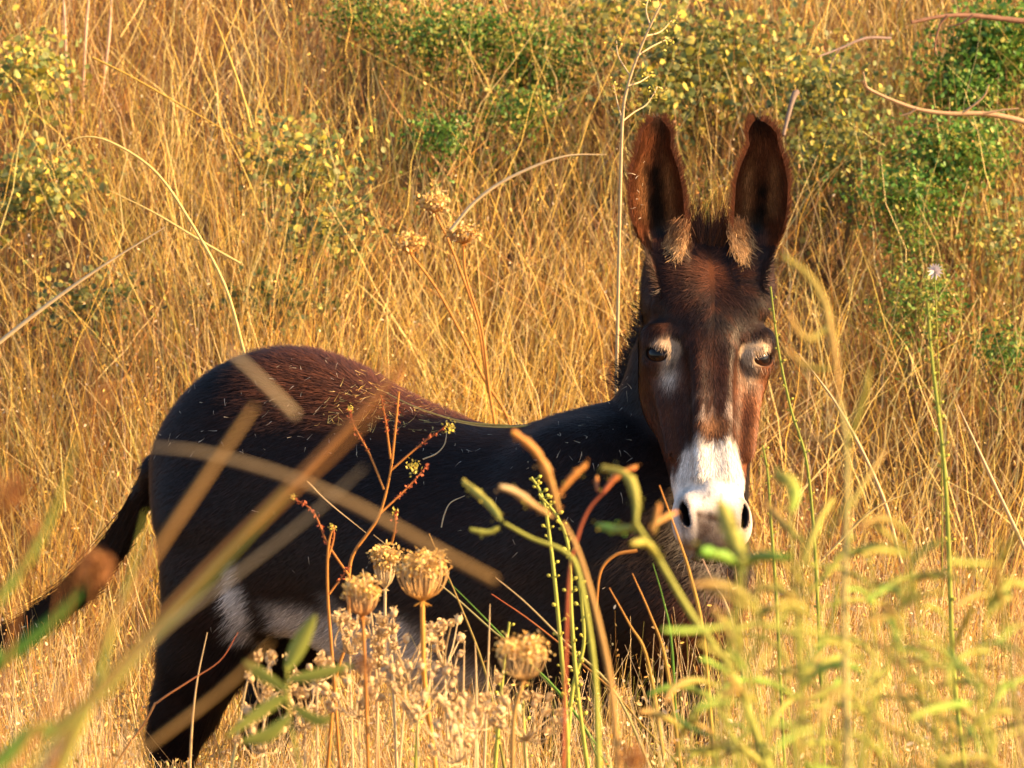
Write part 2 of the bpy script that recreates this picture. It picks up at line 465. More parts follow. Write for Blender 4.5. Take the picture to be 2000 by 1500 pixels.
def surface_nets(D):
    S = D < 0
    c = np.zeros(tuple(n - 1 for n in D.shape), np.uint8)
    offs = [(i, j, k) for i in (0, 1) for j in (0, 1) for k in (0, 1)]
    def sh(A, o):
        return A[o[0]:A.shape[0] - 1 + o[0], o[1]:A.shape[1] - 1 + o[1], o[2]:A.shape[2] - 1 + o[2]]
    for o in offs:
        c += sh(S, o)
    act = (c > 0) & (c < 8)
    I = np.argwhere(act)
    idx = np.full(act.shape, -1, np.int32); idx[act] = np.arange(len(I))
    P = np.zeros((len(I), 3)); W = np.zeros(len(I))
    G = (GX, GY, GZ)
    def pos(o):
        return np.stack([G[a][I[:, a] + o[a]] for a in range(3)], -1)
    def val(o):
        return D[I[:, 0] + o[0], I[:, 1] + o[1], I[:, 2] + o[2]]
    for a in range(3):
        for o in offs:
            if o[a] == 1: continue
            o2 = list(o); o2[a] = 1
            d0, d1 = val(o), val(o2)
            m = (d0 < 0) != (d1 < 0)
            t = np.where(m, d0 / np.where(m, d0 - d1, 1), 0)[:, None]
            P += np.where(m[:, None], pos(o) * (1 - t) + pos(o2) * t, 0); W += m
    P /= W[:, None]
    F = []
    for a in range(3):
        b, cc = (a + 1) % 3, (a + 2) % 3
        s0 = [slice(None)] * 3; s1 = [slice(None)] * 3
        s0[a] = slice(0, -1); s1[a] = slice(1, None)
        A0, A1 = S[tuple(s0)], S[tuple(s1)]
        E = np.argwhere(A0 != A1)
        ok = (E[:, b] > 0) & (E[:, cc] > 0) & (E[:, b] < D.shape[b] - 1) & (E[:, cc] < D.shape[cc] - 1)
        E = E[ok]
        inside = A0[E[:, 0], E[:, 1], E[:, 2]]
        def cell(db, dc):
            q = E.copy(); q[:, b] -= db; q[:, cc] -= dc
            return idx[q[:, 0], q[:, 1], q[:, 2]]
        quad = np.stack([cell(1, 1), cell(0, 1), cell(0, 0), cell(1, 0)], -1)
        quad[~inside] = quad[~inside][:, ::-1]
        F.append(quad)
    return P, np.concatenate(F)

DV, DF = surface_nets(D)
# keep the largest connected shell only and relax it slightly
def relax(V, F, it, lam=.5):
    e = np.concatenate([F[:, [0, 1]], F[:, [1, 2]], F[:, [2, 3]], F[:, [3, 0]]])
    e = np.concatenate([e, e[:, ::-1]])
    cnt = np.bincount(e[:, 0], minlength=len(V))[:, None]
    for _ in range(it):
        acc = np.stack([np.bincount(e[:, 0], weights=V[e[:, 1], a], minlength=len(V)) for a in range(3)], -1)
        V = V + lam * (acc / np.maximum(cnt, 1) - V)
    return V
DV = relax(DV, DF, 2, .5)

def vnormals(V, F):
    n = np.cross(V[F[:, 2]] - V[F[:, 0]], V[F[:, 3]] - V[F[:, 1]])
    vn = np.zeros_like(V)
    for a in range(3):
        vn[:, a] = sum(np.bincount(F[:, k], weights=n[:, a], minlength=len(V)) for k in range(4))
    return vn / np.maximum(np.linalg.norm(vn, axis=1, keepdims=True), 1e-12), np.linalg.norm(n, axis=1) / 2
DN, DAREA = vnormals(DV, DF)

# ---- coat colour: pigment, plus some sun and shade painted in
def head_coords(P):
    q = P - HA
    return q @ HR, (q @ HD) / HSC, -(q @ HN)
def body_coords(P):
    q = P - ROOT
    return q @ AX, q @ LX, P[:, 2]
def ear_info(P):
    """which ear (-1, 0, 1), q across, v up"""
    which = np.zeros(len(P)); q = np.zeros(len(P)); v = np.zeros(len(P)); front = np.zeros(len(P))
    for rows, sg in ((EAR_L, -1), (EAR_R, 1)):
        tz = [(float(at(1385, y, 8.10)[2]), float(at(a, y, 8.10)[0]), float(at(b, y, 8.10)[0])) for y, a, b in rows][::-1]
        zs = [t[0] for t in tz]
        xl = np.interp(P[:, 2], zs, [t[1] for t in tz]); xr = np.interp(P[:, 2], zs, [t[2] for t in tz])
        m = (P[:, 2] > zs[2] + .004) & (P[:, 0] > xl - .012) & (P[:, 0] < xr + .012) & (P[:, 1] > 8.03)
        which[m] = sg
        q[m] = ((P[:, 0] - (xl + xr) / 2) / np.maximum((xr - xl) / 2, .004))[m]
        v[m] = np.clip((P[:, 2] - zs[0]) / (zs[-1] - zs[0]), 0, 1)[m]
    return which, q, v

BLACK = np.array([.0095, .0075, .0080]); DBROWN = np.array([.035, .012, .006]); RBROWN = np.array([.13, .042, .017])
WHITE = np.array([.66, .62, .58]); CREAM = np.array([.58, .42, .27]); TAN = np.array([.32, .15, .06])
def lerp(a, b, t):
    return a + (b - a) * np.asarray(t)[:, None]

def coat(P, N):
    u, s, t = head_coords(P); bs, bl, bz = body_coords(P)
    n1 = noise3(P, 38, 1); n2 = noise3(P, 120, 2); n3 = noise3(P * np.array([1, 1, .25]), 300, 3)
    c = np.tile(BLACK, (len(P), 1))
    # body: sunlit reddish brown painted over the croup and loin, brown chest
    c = lerp(c, DBROWN, .06 + .22 * n1)
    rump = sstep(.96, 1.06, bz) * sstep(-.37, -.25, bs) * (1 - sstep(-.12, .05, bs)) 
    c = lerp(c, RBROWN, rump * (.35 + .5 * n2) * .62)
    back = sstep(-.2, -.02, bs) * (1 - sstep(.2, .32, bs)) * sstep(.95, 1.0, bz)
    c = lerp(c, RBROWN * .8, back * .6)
    breast = sstep(.50, .60, bs) * (1 - sstep(.68, .80, bz))
    c = lerp(c, RBROWN * .75, breast * (.35 + .5 * n1))
    belly = (1 - sstep(.60, .69, bz + .05 * (n1 - .5) + .08 * sstep(.0, .35, bs))) * sstep(-.27, -.21, bs) * sstep(.45, .5, bz) * (1 - sstep(.22, .3, bs))
    c = lerp(c, WHITE * .9, belly * sstep(-.02, .2, .3 - bs))
    fl = B(-.30, .17, .66)
    dfl = np.sqrt(((P - fl) @ AX / .028) ** 2 + ((P - fl) @ LX / .12) ** 2 + ((P[:, 2] - fl[2]) / .105) ** 2)
    inner = B(-.30, .10, .56)
    din = np.sqrt(((P - inner) @ AX / .03) ** 2 + ((P - inner) @ LX / .10) ** 2 + ((P[:, 2] - inner[2]) / .08) ** 2)
    # ---- head
    tl = interp(HT1, np.clip(s, -.05, .6))
    hm = (1 - sstep(tl - .03, tl + .012, t)) * sstep(-.03, .02, s) * (1 - sstep(.64, .66, s)) * (np.abs(u) < .14) * (P[:, 1] < 8.22) * (P[:, 2] > HB[2] - .03) * ((s < .5) | (P[:, 1] < 8.0))
    face = lerp(np.tile(BLACK * 1.1, (len(P), 1)), DBROWN, .15 + .6 * n1)
    streak = np.exp(-(u / .012) ** 2) * sstep(.0, .03, s) * (1 - sstep(.06, .12, s))
    face = lerp(face, RBROWN, streak * .55)
    face = lerp(face, RBROWN * .6, sstep(.5, .85, n2) * .35 * (1 - sstep(.2, .3, s)))
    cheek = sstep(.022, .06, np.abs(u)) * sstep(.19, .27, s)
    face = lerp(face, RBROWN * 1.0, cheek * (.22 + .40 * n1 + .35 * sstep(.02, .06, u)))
    face = lerp(face, np.array([.27, .11, .045]), sstep(.030, .085, u) * sstep(.20, .30, s) * (1 - sstep(.36, .46, s)) * np.clip(.2 + .7 * n2, 0, 1))  # viewer's right cheek painted lighter and more orange, as the sun lights it
    mid = sstep(.20, .34, s) * (1 - sstep(.018, .05, np.abs(u - .004)))
    face = lerp(face, DBROWN * 1.3, mid * .6)
    grey = np.exp(-((np.abs(u - .006) - .022) / .013) ** 2) * np.exp(-((s - .318) / .022) ** 2)
    face = lerp(face, np.array([.42, .33, .28]), grey * sstep(.35, .7, n3) * .7)
    orange = np.exp(-(u / .02) ** 2) * np.exp(-((s - .35) / .018) ** 2)
    face = lerp(face, TAN * 1.3, orange * .4)
    lim = .383 + .050 * sstep(.042, .062, np.abs(u)) + .010 * (n2 - .5) * 2 - .012 * np.exp(-((np.abs(u) - .025) / .01) ** 2)
    wh = sstep(lim - .012, lim + .016, s)
    face = lerp(face, WHITE, wh)
    jawdark = sstep(.075, .11, t) * sstep(.37, .40, s) * (1 - sstep(.46, .5, s))
    face = lerp(face, RBROWN * .6, jawdark * .8)
    nose = (1 - sstep(.028, .042, np.abs(u))) * sstep(.500, .525, s) 
    face = lerp(face, np.array([.030, .014, .009]), nose * (.8 + .2 * n2))
    face = lerp(face, np.array([.36, .30, .27]), sstep(.49, .56, s) * .6 * (1 - nose))
    face = lerp(face, face * .45, wh * sstep(.72, .9, n3) * sstep(.42, .5, s) * .7)
    lip = sstep(.560, .575, s)
    face = lerp(face, np.array([.12, .085, .07]), lip * .8 * (1 - nose * .5))
    for sg in (-1, 1):
        e = EYES[sg]
        eu, es, et = (P - e) @ HR * sg, (P - e) @ HD, -((P - e) @ HN)
        du = (eu + .003) / .0345; dv = (es + .006) / .0275
        ring = 1 - sstep(.72, 1.0, np.sqrt(du ** 2 + dv ** 2) + .12 * (n2 - .5))
        tear = .8 * np.exp(-((eu + .014) / .013) ** 2) * np.exp(-((es - .034) / .020) ** 2)
        rr = np.clip(ring + tear, 0, 1) * (np.abs(et) < .06)
        face = lerp(face, CREAM * .85 if sg > 0 else np.array([.30, .215, .15]), rr * .92)  # left ring painted dimmer for the shaded side, right one lighter for the sun
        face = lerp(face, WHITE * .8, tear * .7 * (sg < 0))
        rim = 1 - sstep(.0005, .0035, np.linalg.norm(P - e, axis=1) - .0256)
        face = lerp(face, np.array([.012, .009, .008]), rim)
        duct = np.exp(-((eu + .018) / .006) ** 2) * np.exp(-((es - .020) / .012) ** 2)
        face = lerp(face, np.array([.03, .025, .025]), np.clip(duct * .6, 0, 1))
        ns = Hd(.0495 * sg, .517, .018)
        dn = np.linalg.norm((P - ns), axis=1)
        inn = (1 - sstep(.010, .022, dn)) * sstep(.012, .018, (t - .0))
        q_ = P - Hd(.0515 * sg, .522, .012)
        a1 = HD * .93 - HR * (.36 * sg); a1 = a1 / np.linalg.norm(a1)
        a3 = -HN * .78 - HR * .62 * sg; a3 = a3 - a1 * (a3 @ a1); a3 = a3 / np.linalg.norm(a3)
        a2 = np.cross(a1, a3)
        nd = np.sqrt((q_ @ a1 / .0235) ** 2 + (q_ @ a2 / .0085) ** 2 + (q_ @ a3 / .040) ** 2)
        face = lerp(face, np.array([.16, .12, .10]), (1 - sstep(1.0, 2.3, nd)) * .75)
        face = lerp(face, np.array([.012, .008, .008]), 1 - sstep(.92, 1.15, nd))
    c = lerp(c, np.zeros(3), 0 * hm) * (1 - hm[:, None]) + face * hm[:, None]
    # ---- ears
    w, q, v = ear_info(P)
    em = (w != 0) & (v > .21)
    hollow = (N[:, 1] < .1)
    ec = lerp(np.tile(DBROWN * .9, (len(P), 1)), RBROWN * 1.0, .30 + .6 * n1)
    qq = q * -w                                # +1 at the edge nearest the forelock
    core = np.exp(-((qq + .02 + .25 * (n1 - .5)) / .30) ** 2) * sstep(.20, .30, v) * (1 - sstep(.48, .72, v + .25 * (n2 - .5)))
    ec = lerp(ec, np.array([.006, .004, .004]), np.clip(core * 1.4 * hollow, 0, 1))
    warm = np.exp(-((np.abs(qq + .02) - .45) / .18) ** 2) * sstep(.3, .45, v) * (1 - sstep(.6, .8, v)) * hollow
    ec = lerp(ec, TAN * .8, warm * (.5 + .5 * n2))
    tuft = sstep(-.05, .35, qq + .25 * (n2 - .5)) * (1 - sstep(.28, .48, v + .08 * (1 - qq))) * hollow
    tuft = tuft * (v > .2) * (np.abs(q) < .9)
    ec = lerp(ec, TAN * .9, tuft * .8)
    edge = sstep(.75, .95, np.abs(q)) + sstep(.93, .99, v)
    ec = lerp(ec, RBROWN * .8, np.clip(edge, 0, 1) * .7 * (1 - tuft))
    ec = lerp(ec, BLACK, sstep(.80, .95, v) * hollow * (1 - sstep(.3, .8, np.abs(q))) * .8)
    c = np.where(em[:, None], ec, c)
    # white lining of the flank fold, pale lower inner thigh
    c = lerp(c, WHITE * .8, (1 - sstep(.35, 1.0, dfl + .3 * (n2 - .5))) * (bs > -.42) * .9)
    return c
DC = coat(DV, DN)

donkey = thing('donkey', 'dark brown donkey with white muzzle facing the camera, standing in tall dry grass', 'donkey', ROOT)
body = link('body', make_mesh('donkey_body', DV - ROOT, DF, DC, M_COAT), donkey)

# eyes
def uv_sphere(c, r, n=24):
    th = np.linspace(0, math.pi, n); ph = np.linspace(0, 2 * math.pi, 2 * n, endpoint=False)
    T, Pp = np.meshgrid(th, ph, indexing='ij')
    v = np.stack([np.sin(T) * np.cos(Pp), np.sin(T) * np.sin(Pp), np.cos(T)], -1).reshape(-1, 3) * r + c
    m = 2 * n
    i = np.arange(n - 1)[:, None]; j = np.arange(m)[None, :]
    f = np.stack([i * m + j, (i + 1) * m + j, (i + 1) * m + (j + 1) % m, i * m + (j + 1) % m], -1).reshape(-1, 4)
    return v, f
def eye_mat():
    m = bpy.data.materials.new('donkey_eye')
    nt, N, L = nodes_of(m)
    out = N.new('ShaderNodeOutputMaterial'); p = N.new('ShaderNodeBsdfPrincipled')
    a = N.new('ShaderNodeAttribute'); a.attribute_name = 'Col'
    L.new(a.outputs['Color'], p.inputs['Base Color'])
    p.inputs['Roughness'].default_value = .12; p.inputs['Specular IOR Level'].default_value = .22
    L.new(p.outputs[0], out.inputs['Surface'])
    return m
M_EYE = eye_mat()
for sg in (-1, 1):
    v, f = uv_sphere(EYES[sg], .0245)
    ax = HR * (.58 * sg) + HN * .81; ax /= np.linalg.norm(ax)
    q = (v - EYES[sg]) @ ax / .0232
    cc = lerp(np.tile(np.array([.028, .010, .006]), (len(v), 1)), np.array([.004, .003, .004]), sstep(.86, .90, q))
    cc = lerp(np.tile(np.array([.02, .01, .008]), (len(v), 1)), cc, sstep(.52, .58, q))
    link('eye', make_mesh('eye', v - ROOT, f, cc, M_EYE), donkey)

# ---- strands as narrow tapering ribbons
def strands(P, dirs, nrm, length, width, col0, col1, droop=None, segs=2, curl=0.0):
    n = len(P)
    d = dirs / np.linalg.norm(dirs, axis=1, keepdims=True)
    side = np.cross(d, nrm); ln = np.linalg.norm(side, axis=1, keepdims=True)
    side = side / np.maximum(ln, 1e-6)
    rows = []; cols = []
    bend = np.zeros((n, 3)) if droop is None else droop
    cr = rng.normal(size=(n, 3)) * curl
    for k in range(segs + 1):
        t = k / segs
        c = P + d * (length * t)[:, None] + (bend + cr) * (length * t * t)[:, None]
        w = width * (1 - .85 * t) / 2
        rows += [c - side * w[:, None], c + side * w[:, None]]
        cc = col0 + (col1 - col0) * t
        cols += [cc, cc]
    V = np.stack(rows, 1); C = np.stack(cols, 1)
    m = 2 * (segs + 1)
    base = (np.arange(n) * m)[:, None]
    F = np.concatenate([base + np.array([2 * k, 2 * k + 1, 2 * k + 3, 2 * k + 2]) for k in range(segs)])
    return V.reshape(-1, 3), F, C.reshape(-1, 3)

def flow(P, N):
    u, s, t = head_coords(P); bs, bl, bz = body_coords(P)
    hd = ((s > -.02) & (t < interp(HT1, np.clip(s, -.05, .6))) & (np.abs(u) < .14) & (P[:, 1] < 8.24))
    f = -AX * .8 + np.array([0, 0, -.6]) + 0 * P
    neck = (bs > .3) & (bz > .95)
    f = np.where(neck[:, None], -AX * .45 + np.array([0, 0, -1.0]), f)
    out = np.sign(u)[:, None] * HR * .25
    f = np.where(hd[:, None], HD * (.9) + out * np.ones((len(P), 1)), f)
    up = hd & (s < .17)
    f = np.where(up[:, None], -HD * .6 * (1 - s / .17)[:, None] + HD * .9 * (s / .17)[:, None] + np.sign(u)[:, None] * HR * .5, f)
    w, q, v = ear_info(P)
    em = (w != 0) & (v > .21)
    f = np.where(em[:, None], np.array([0, -.1, 1.0]) + np.array([1.0, 0, 0]) * (q * .35)[:, None], f)
    f = f + rng.normal(size=f.shape) * .14
    f = f - N * np.sum(f * N, 1, keepdims=True)
    f /= np.maximum(np.linalg.norm(f, axis=1, keepdims=True), 1e-6)
    return f, hd, em, q, v, w

def sample_surface(n, weight):
    p = DAREA * weight; p = p / p.sum()
    fi = rng.choice(len(DF), n, p=p)
    a, b = rng.random((n, 1)), rng.random((n, 1))
    q = DF[fi]
    def mix(A): return (A[q[:, 0]] * (1 - a) + A[q[:, 1]] * a) * (1 - b) + (A[q[:, 3]] * (1 - a) + A[q[:, 2]] * a) * b
    N = mix(DN); N /= np.linalg.norm(N, axis=1, keepdims=True)
    return mix(DV), N, mix(DC)

FC = DV[DF].mean(1); FN = DN[DF].mean(1)
fu, fs, ft = head_coords(FC)
fw, fq, fv = ear_info(FC)
ishead = (fs > -.02) & (ft < interp(HT1, np.clip(fs, -.05, .6))) & (np.abs(fu) < .14) & (FC[:, 1] < 8.24)
wgt = 1.0 + 2.5 * ishead + 2.5 * (fw != 0)
wgt = wgt * np.where(FN @ np.array([0, -1, 0]) > -.25, 1.0, .25) * (FC[:, 2] > .07)
for sg in (-1, 1):
    wgt = wgt * (np.linalg.norm(FC - EYES[sg], axis=1) > .0288)
    wgt = wgt * (np.linalg.norm(FC - Hd(.0495 * sg, .517, .02), axis=1) > .015)
P, N, C = sample_surface(260000, wgt)
f, hd, em, q, v, w = flow(P, N)
u, s, t = head_coords(P)
length = np.where(hd, .012, .018) * rng.uniform(.6, 1.4, len(P))
length = np.where(hd & (s < .12), length * 1.6, length)
length = np.where(hd & (s > .45), .0045, length)
length = np.where(em, .012 * rng.uniform(.5, 1.5, len(P)), length)
bs, bl, bz = body_coords(P)
length = np.where((bz < .64) & (bs > -.5) & ~hd, length * 1.7, length)
length = np.where((bs > .38) & (bz < .85) & ~hd, length * 1.6, length)
lift = np.where(hd, .16, .20)
lift = np.where(em, .45, lift)[:, None]
wd = np.where(hd | em, .0012, .0015) * rng.uniform(.7, 1.3, len(P))
br = np.exp(rng.normal(0, .38, (len(P), 1)))
rumpm = (bz > .98) & (bs > -.36) & (bs < .05) & ~hd
length = np.where(rumpm, length * 1.3, length); lift = lift + .12 * rumpm[:, None]
st = f + N * lift
V_, F_, C_ = strands(P - N * .0006, st, N, length, wd, C * br * .9, C * br * 1.15, segs=2)
coat_obj = link('coat', make_mesh('coat_hair', V_ - ROOT, F_, C_, M_HAIR), donkey, kind='stuff')

# mane along the crest, forelock, ear tufts, tail switch, whiskers
def hair_part(name, P, dirs, nrm, length, width, col, droop=None, segs=4, curl=.1, label=None):
    br = rng.uniform(.6, 1.5, (len(P), 1))
    V, F, C = strands(P, dirs, nrm, length, width, col * br, col * br * 1.2, droop, segs, curl)
    return link(name, make_mesh(name, V - ROOT, F, C, M_HAIR), donkey, kind='stuff', label=label)
def jit(n, s): return rng.normal(size=(n, 3)) * s
VIEW = np.array([0, -1.0, 0])
# mane: upright, ridge from between the ears down the back of the neck
ridge = [at(1385, 478, 8.14), at(1352, 520, 8.20), at(1305, 560, 8.26), at(1272, 620, 8.31), at(1250, 690, 8.35), at(1222, 760, 8.38)]
def along(pts, t):
    pts = np.array(pts); k = np.linspace(0, 1, len(pts))
    return np.stack([np.interp(t, k, pts[:, a]) for a in range(3)], -1)
n = 6000; t_ = rng.random(n) ** .9
Pm = along(ridge, t_) + jit(n, .010)
dm = np.array([-.30, .35, .25]) + jit(n, .22)
cm = lerp(np.tile(BLACK * .9, (n, 1)), DBROWN, rng.random(n) * .5)
hair_part('mane', Pm, dm, np.tile(VIEW, (n, 1)), .026 * rng.uniform(.5, 1.2, n), .0012 * np.ones(n), cm)
# tuft standing up between the ears
n = 1500; kf = rng.random(n) < .5
Pm = np.stack([at((1368 if kk else 1398) + rng.normal() * 12, 484 + rng.normal() * 5, 8.12 + rng.random() * .05) for kk in kf])
dm = np.stack([np.where(kf, -.25, .32) + rng.normal(size=n) * .22, rng.normal(size=n) * .2, np.ones(n)], -1)
cm = lerp(np.tile(BLACK * 1.2, (n, 1)), RBROWN, np.clip(rng.random(n) * .9, 0, 1))
hair_part('forelock', Pm, dm, np.tile(VIEW, (n, 1)), .044 * np.exp(rng.normal(0, .45, n)).clip(.3, 2.2), .0012 * np.ones(n), cm)
# pale hair inside each ear, from the inner edge
for rows, sg in ((EAR_L, -1), (EAR_R, 1)):
    n = 3400; pts = []; ds = []; ln = []; yl_ = []
    tz = {y: (a, b) for y, a, b in rows}
    ys = [r[0] for r in rows]; A_ = [r[1] for r in rows]; B_ = [r[2] for r in rows]
    for _ in range(n):
        y = 520 - 92 * rng.random() ** 1.3
        yl_.append(y + rng.normal() * 12)
        a, b = np.interp(y, ys, A_), np.interp(y, ys, B_)
        inner_e = b if sg < 0 else a
        off = rng.random() ** 1.2 * np.interp(y, [383, 420, 470, 518], [7, 18, 36, 30]); inner_e += sg * np.interp(y, [383, 470, 518], [0, 3, 16])
        x = inner_e + sg * (4 + off)
        p = at(x, y, 8.086 + off / 1150 * .75); pts.append(p)
        ds.append([sg * (.10 + .35 * rng.random()) , -.15, -1.0 + .35 * rng.random()]); ln.append(.016 * (.5 + rng.random() * .9))
    pts = np.array(pts) + jit(n, .004); ds = np.array(ds) + jit(n, .25)
    cm = lerp(np.tile(CREAM * np.array([1, .85, .6]), (n, 1)), TAN * .5, np.clip((1 - sstep(440, 482, np.array(yl_))) + .5 * rng.random(n) ** 2, 0, 1))
    hair_part('ear_tuft', pts, ds, np.tile(VIEW, (n, 1)), np.array(ln), .0011 * np.ones(n), cm)
    # rust fringe round the rim
    n = 1600
    k = rng.random(n); yy = 235 + 210 * k ** 1.5
    side_ = np.where(rng.random(n) < .5, 0, 1)
    a, b = np.interp(yy, ys, A_), np.interp(yy, ys, B_)
    x = np.where(side_ == 0, a + 8, b - 8)
    pts = np.stack([at(xx, y2, 8.08 + .01 * rng.random()) for xx, y2 in zip(x, yy)])
    ds = np.stack([np.where(side_ == 0, -.55, .55), np.full(n, -.1), np.full(n, .9)], -1) + jit(n, .2)
    hair_part('ear_fringe', pts, ds, np.tile(VIEW, (n, 1)), .014 * rng.uniform(.5, 1.4, n), .0009 * np.ones(n), np.tile(RBROWN * .9, (n, 1)))
# tail switch
n = 6500
tl_ = [at(290, 930, 8.78), at(262, 1010, 8.82), at(236, 1062, 8.84), at(200, 1115, 8.86), at(165, 1155, 8.87)]
t_ = rng.random(n) ** .7
Pm = along(tl_, t_) + jit(n, .008)
end = along([at(200, 1120, 8.84), at(110, 1195, 8.86), at(20, 1255, 8.88), at(-60, 1300, 8.88)], np.clip(t_ * .9 + rng.normal(size=n) * .08, 0, 1)) + jit(n, .013)
ln = np.linalg.norm(end - Pm, axis=1)
cm = lerp(np.tile(BLACK * .8, (n, 1)), DBROWN, rng.random(n) * .4)
hair_part('tail_switch', Pm, end - Pm, np.tile(VIEW, (n, 1)), ln, .0016 * np.ones(n), cm, curl=.03, segs=5)
# whiskers
n = 130
uu = rng.uniform(-.05, .05, n); ss = rng.uniform(.54, .60, n)
Pm = np.stack([Hd(a, b, .035 + .5 * abs(a)) for a, b in zip(uu, ss)])
dm = np.stack([HR * (a * 14) + HD * .9 + HN * .35 for a in uu]) + jit(n, .25)
hair_part('whiskers', Pm, dm, np.tile(VIEW, (n, 1)), .028 * rng.uniform(.5, 1.3, n), .0006 * np.ones(n), np.tile(np.array([.25, .2, .17]), (n, 1)), curl=.25)

# ------------------------------------------------------------------ vegetation: colours
STRAW = np.array([[.70, .49, .12], [.60, .39, .08], [.78, .60, .23], [.48, .26, .06], [.42, .21, .06], [.68, .52, .24], [.60, .34, .07]])
RUST = np.array([[.34, .15, .045], [.28, .12, .04], [.42, .20, .06], [.24, .11, .05]])
GREYB = np.array([[.30, .20, .13], [.36, .25, .15], [.25, .15, .09]])
OLIVE = np.array([[.30, .30, .06], [.38, .36, .08], [.22, .26, .05], [.45, .40, .10]])
GREEN = np.array([[.07, .17, .03], [.10, .22, .04], [.05, .12, .025], [.16, .27, .05]])
YELLOW = np.array([[.60, .52, .08], [.52, .46, .10], [.66, .55, .14]])
def pick(pal, n):
    c = pal[rng.integers(0, len(pal), n)]
    return c * rng.uniform(.75, 1.25, (n, 1))

def blades(x, y, z, h, az, lean, curve, width, c0, c1, segs=3):
    n = len(x); t = np.linspace(0, 1, segs + 1)
    d = np.stack([np.cos(az), np.sin(az), 0 * az], -1)
    fa = rng.uniform(0, math.pi, n)
    side = np.stack([np.cos(fa), .6 * np.sin(fa), rng.uniform(-.15, .15, n)], -1)
    V = np.empty((n, segs + 1, 2, 3)); C = np.empty((n, segs + 1, 2, 3))
    base = np.stack([x, y, z], -1)
    kink = rng.normal(size=(n, 2)) * .012
    for k, tt in enumerate(t):
        hor = h * (lean * tt + curve * tt * tt)
        ver = h * (tt - .45 * curve ** 2 * tt * tt)
        c = base + d * hor[:, None] + np.array([0, 0, 1.0]) * ver[:, None]
        if 0 < k < segs: c[:, :2] += kink * h[:, None] * (1 if k % 2 else -1)
        w = (width * (1 - .75 * tt) / 2)[:, None]
        V[:, k, 0] = c - side * w; V[:, k, 1] = c + side * w
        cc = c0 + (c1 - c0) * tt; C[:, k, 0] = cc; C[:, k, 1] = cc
    m = 2 * (segs + 1); b = (np.arange(n) * m)[:, None]
    F = np.concatenate([b + np.array([2 * k, 2 * k + 1, 2 * k + 3, 2 * k + 2]) for k in range(segs)])
    return V.reshape(-1, 3), F, C.reshape(-1, 3)

def tip_of(x, y, z, h, az, lean, curve, tt):
    hor = h * (lean * tt + curve * tt * tt); ver = h * (tt - .45 * curve ** 2 * tt * tt)
    return np.stack([x + np.cos(az) * hor, y + np.sin(az) * hor, z + ver], -1)

def flakes(P, size, col, aspect=.35, up=0.0):
    """small folded leaf / spikelet shapes: two quads each"""
    n = len(P)
    d = rng.normal(size=(n, 3)); d[:, 2] += up; d /= np.linalg.norm(d, axis=1, keepdims=True)
    e = np.cross(d, rng.normal(size=(n, 3))); e /= np.linalg.norm(e, axis=1, keepdims=True)
    f = np.cross(d, e)
    s = size[:, None]; w = s * aspect
    v = [P - d * s * .5, P - d * s * .12 + e * w * .5 + f * w * .12, P + d * s * .26 + e * w * .42 + f * w * .12, P + d * s * .5,
         P + d * s * .26 - e * w * .42 + f * w * .12, P - d * s * .12 - e * w * .5 + f * w * .12]
    V = np.stack(v, 1).reshape(-1, 3); b = (np.arange(n) * 6)[:, None]
    F = np.concatenate([b + np.array([0, 1, 2, 3]), b + np.array([0, 3, 4, 5])])
    return V, F, np.repeat(col, 6, axis=0)

class Bag:
    def __init__(s): s.V = []; s.F = []; s.C = []; s.n = 0
    def add(s, t):
        V, F, C = t; s.V.append(V); s.F.append(np.asarray(F) + s.n); s.C.append(C); s.n += len(V)
    def build(s, name, mat, parent=None, off=None, **kw):
        V = np.concatenate(s.V)
        if off is not None: V = V - off
        return link(name, make_mesh(name, V, s.F, np.concatenate(s.C), mat), parent, **kw)

def in_donkey(x, y, pad=0.0):
    q = np.stack([x, y], -1) - ROOT[:2]
    s = q @ AX[:2]; l = q @ LX[:2]
    return (np.abs(l) < .23 + pad) & (s > -.62 - pad) & (s < .66 + pad)
def px_of(x, y, z):
    q = np.stack([x, y, z - CAMZ], -1)
    dep = q @ _FWD
    return 1000 + FPX * x / dep, 750 - FPX * (q @ _UP) / dep
_lj = rng.exponential(38, 200000)
def hides_donkey(x, y, z, dep_max=8.05):
    """true for tips that would stand up in front of the donkey above the height the photo shows"""
    px, py = px_of(x, y, z)
    lim = np.interp(px, [150, 300, 420, 520, 640, 800, 950, 1100, 1250, 1350, 1440, 1480, 1600, 2000], [1200, 1480, 1480, 1430, 1360, 1345, 1350, 1330, 1250, 1200, 1130, 700, 500, 500])
    lim = lim - np.where(px > 600, np.minimum(_lj[:np.size(px)] if np.size(px) <= len(_lj) else 0, 150), 0)
    return (y < dep_max + .3 - .62 * np.clip(x + .14, -.6, .6)) & (py < lim) & (px > -100) & (px < 1490)

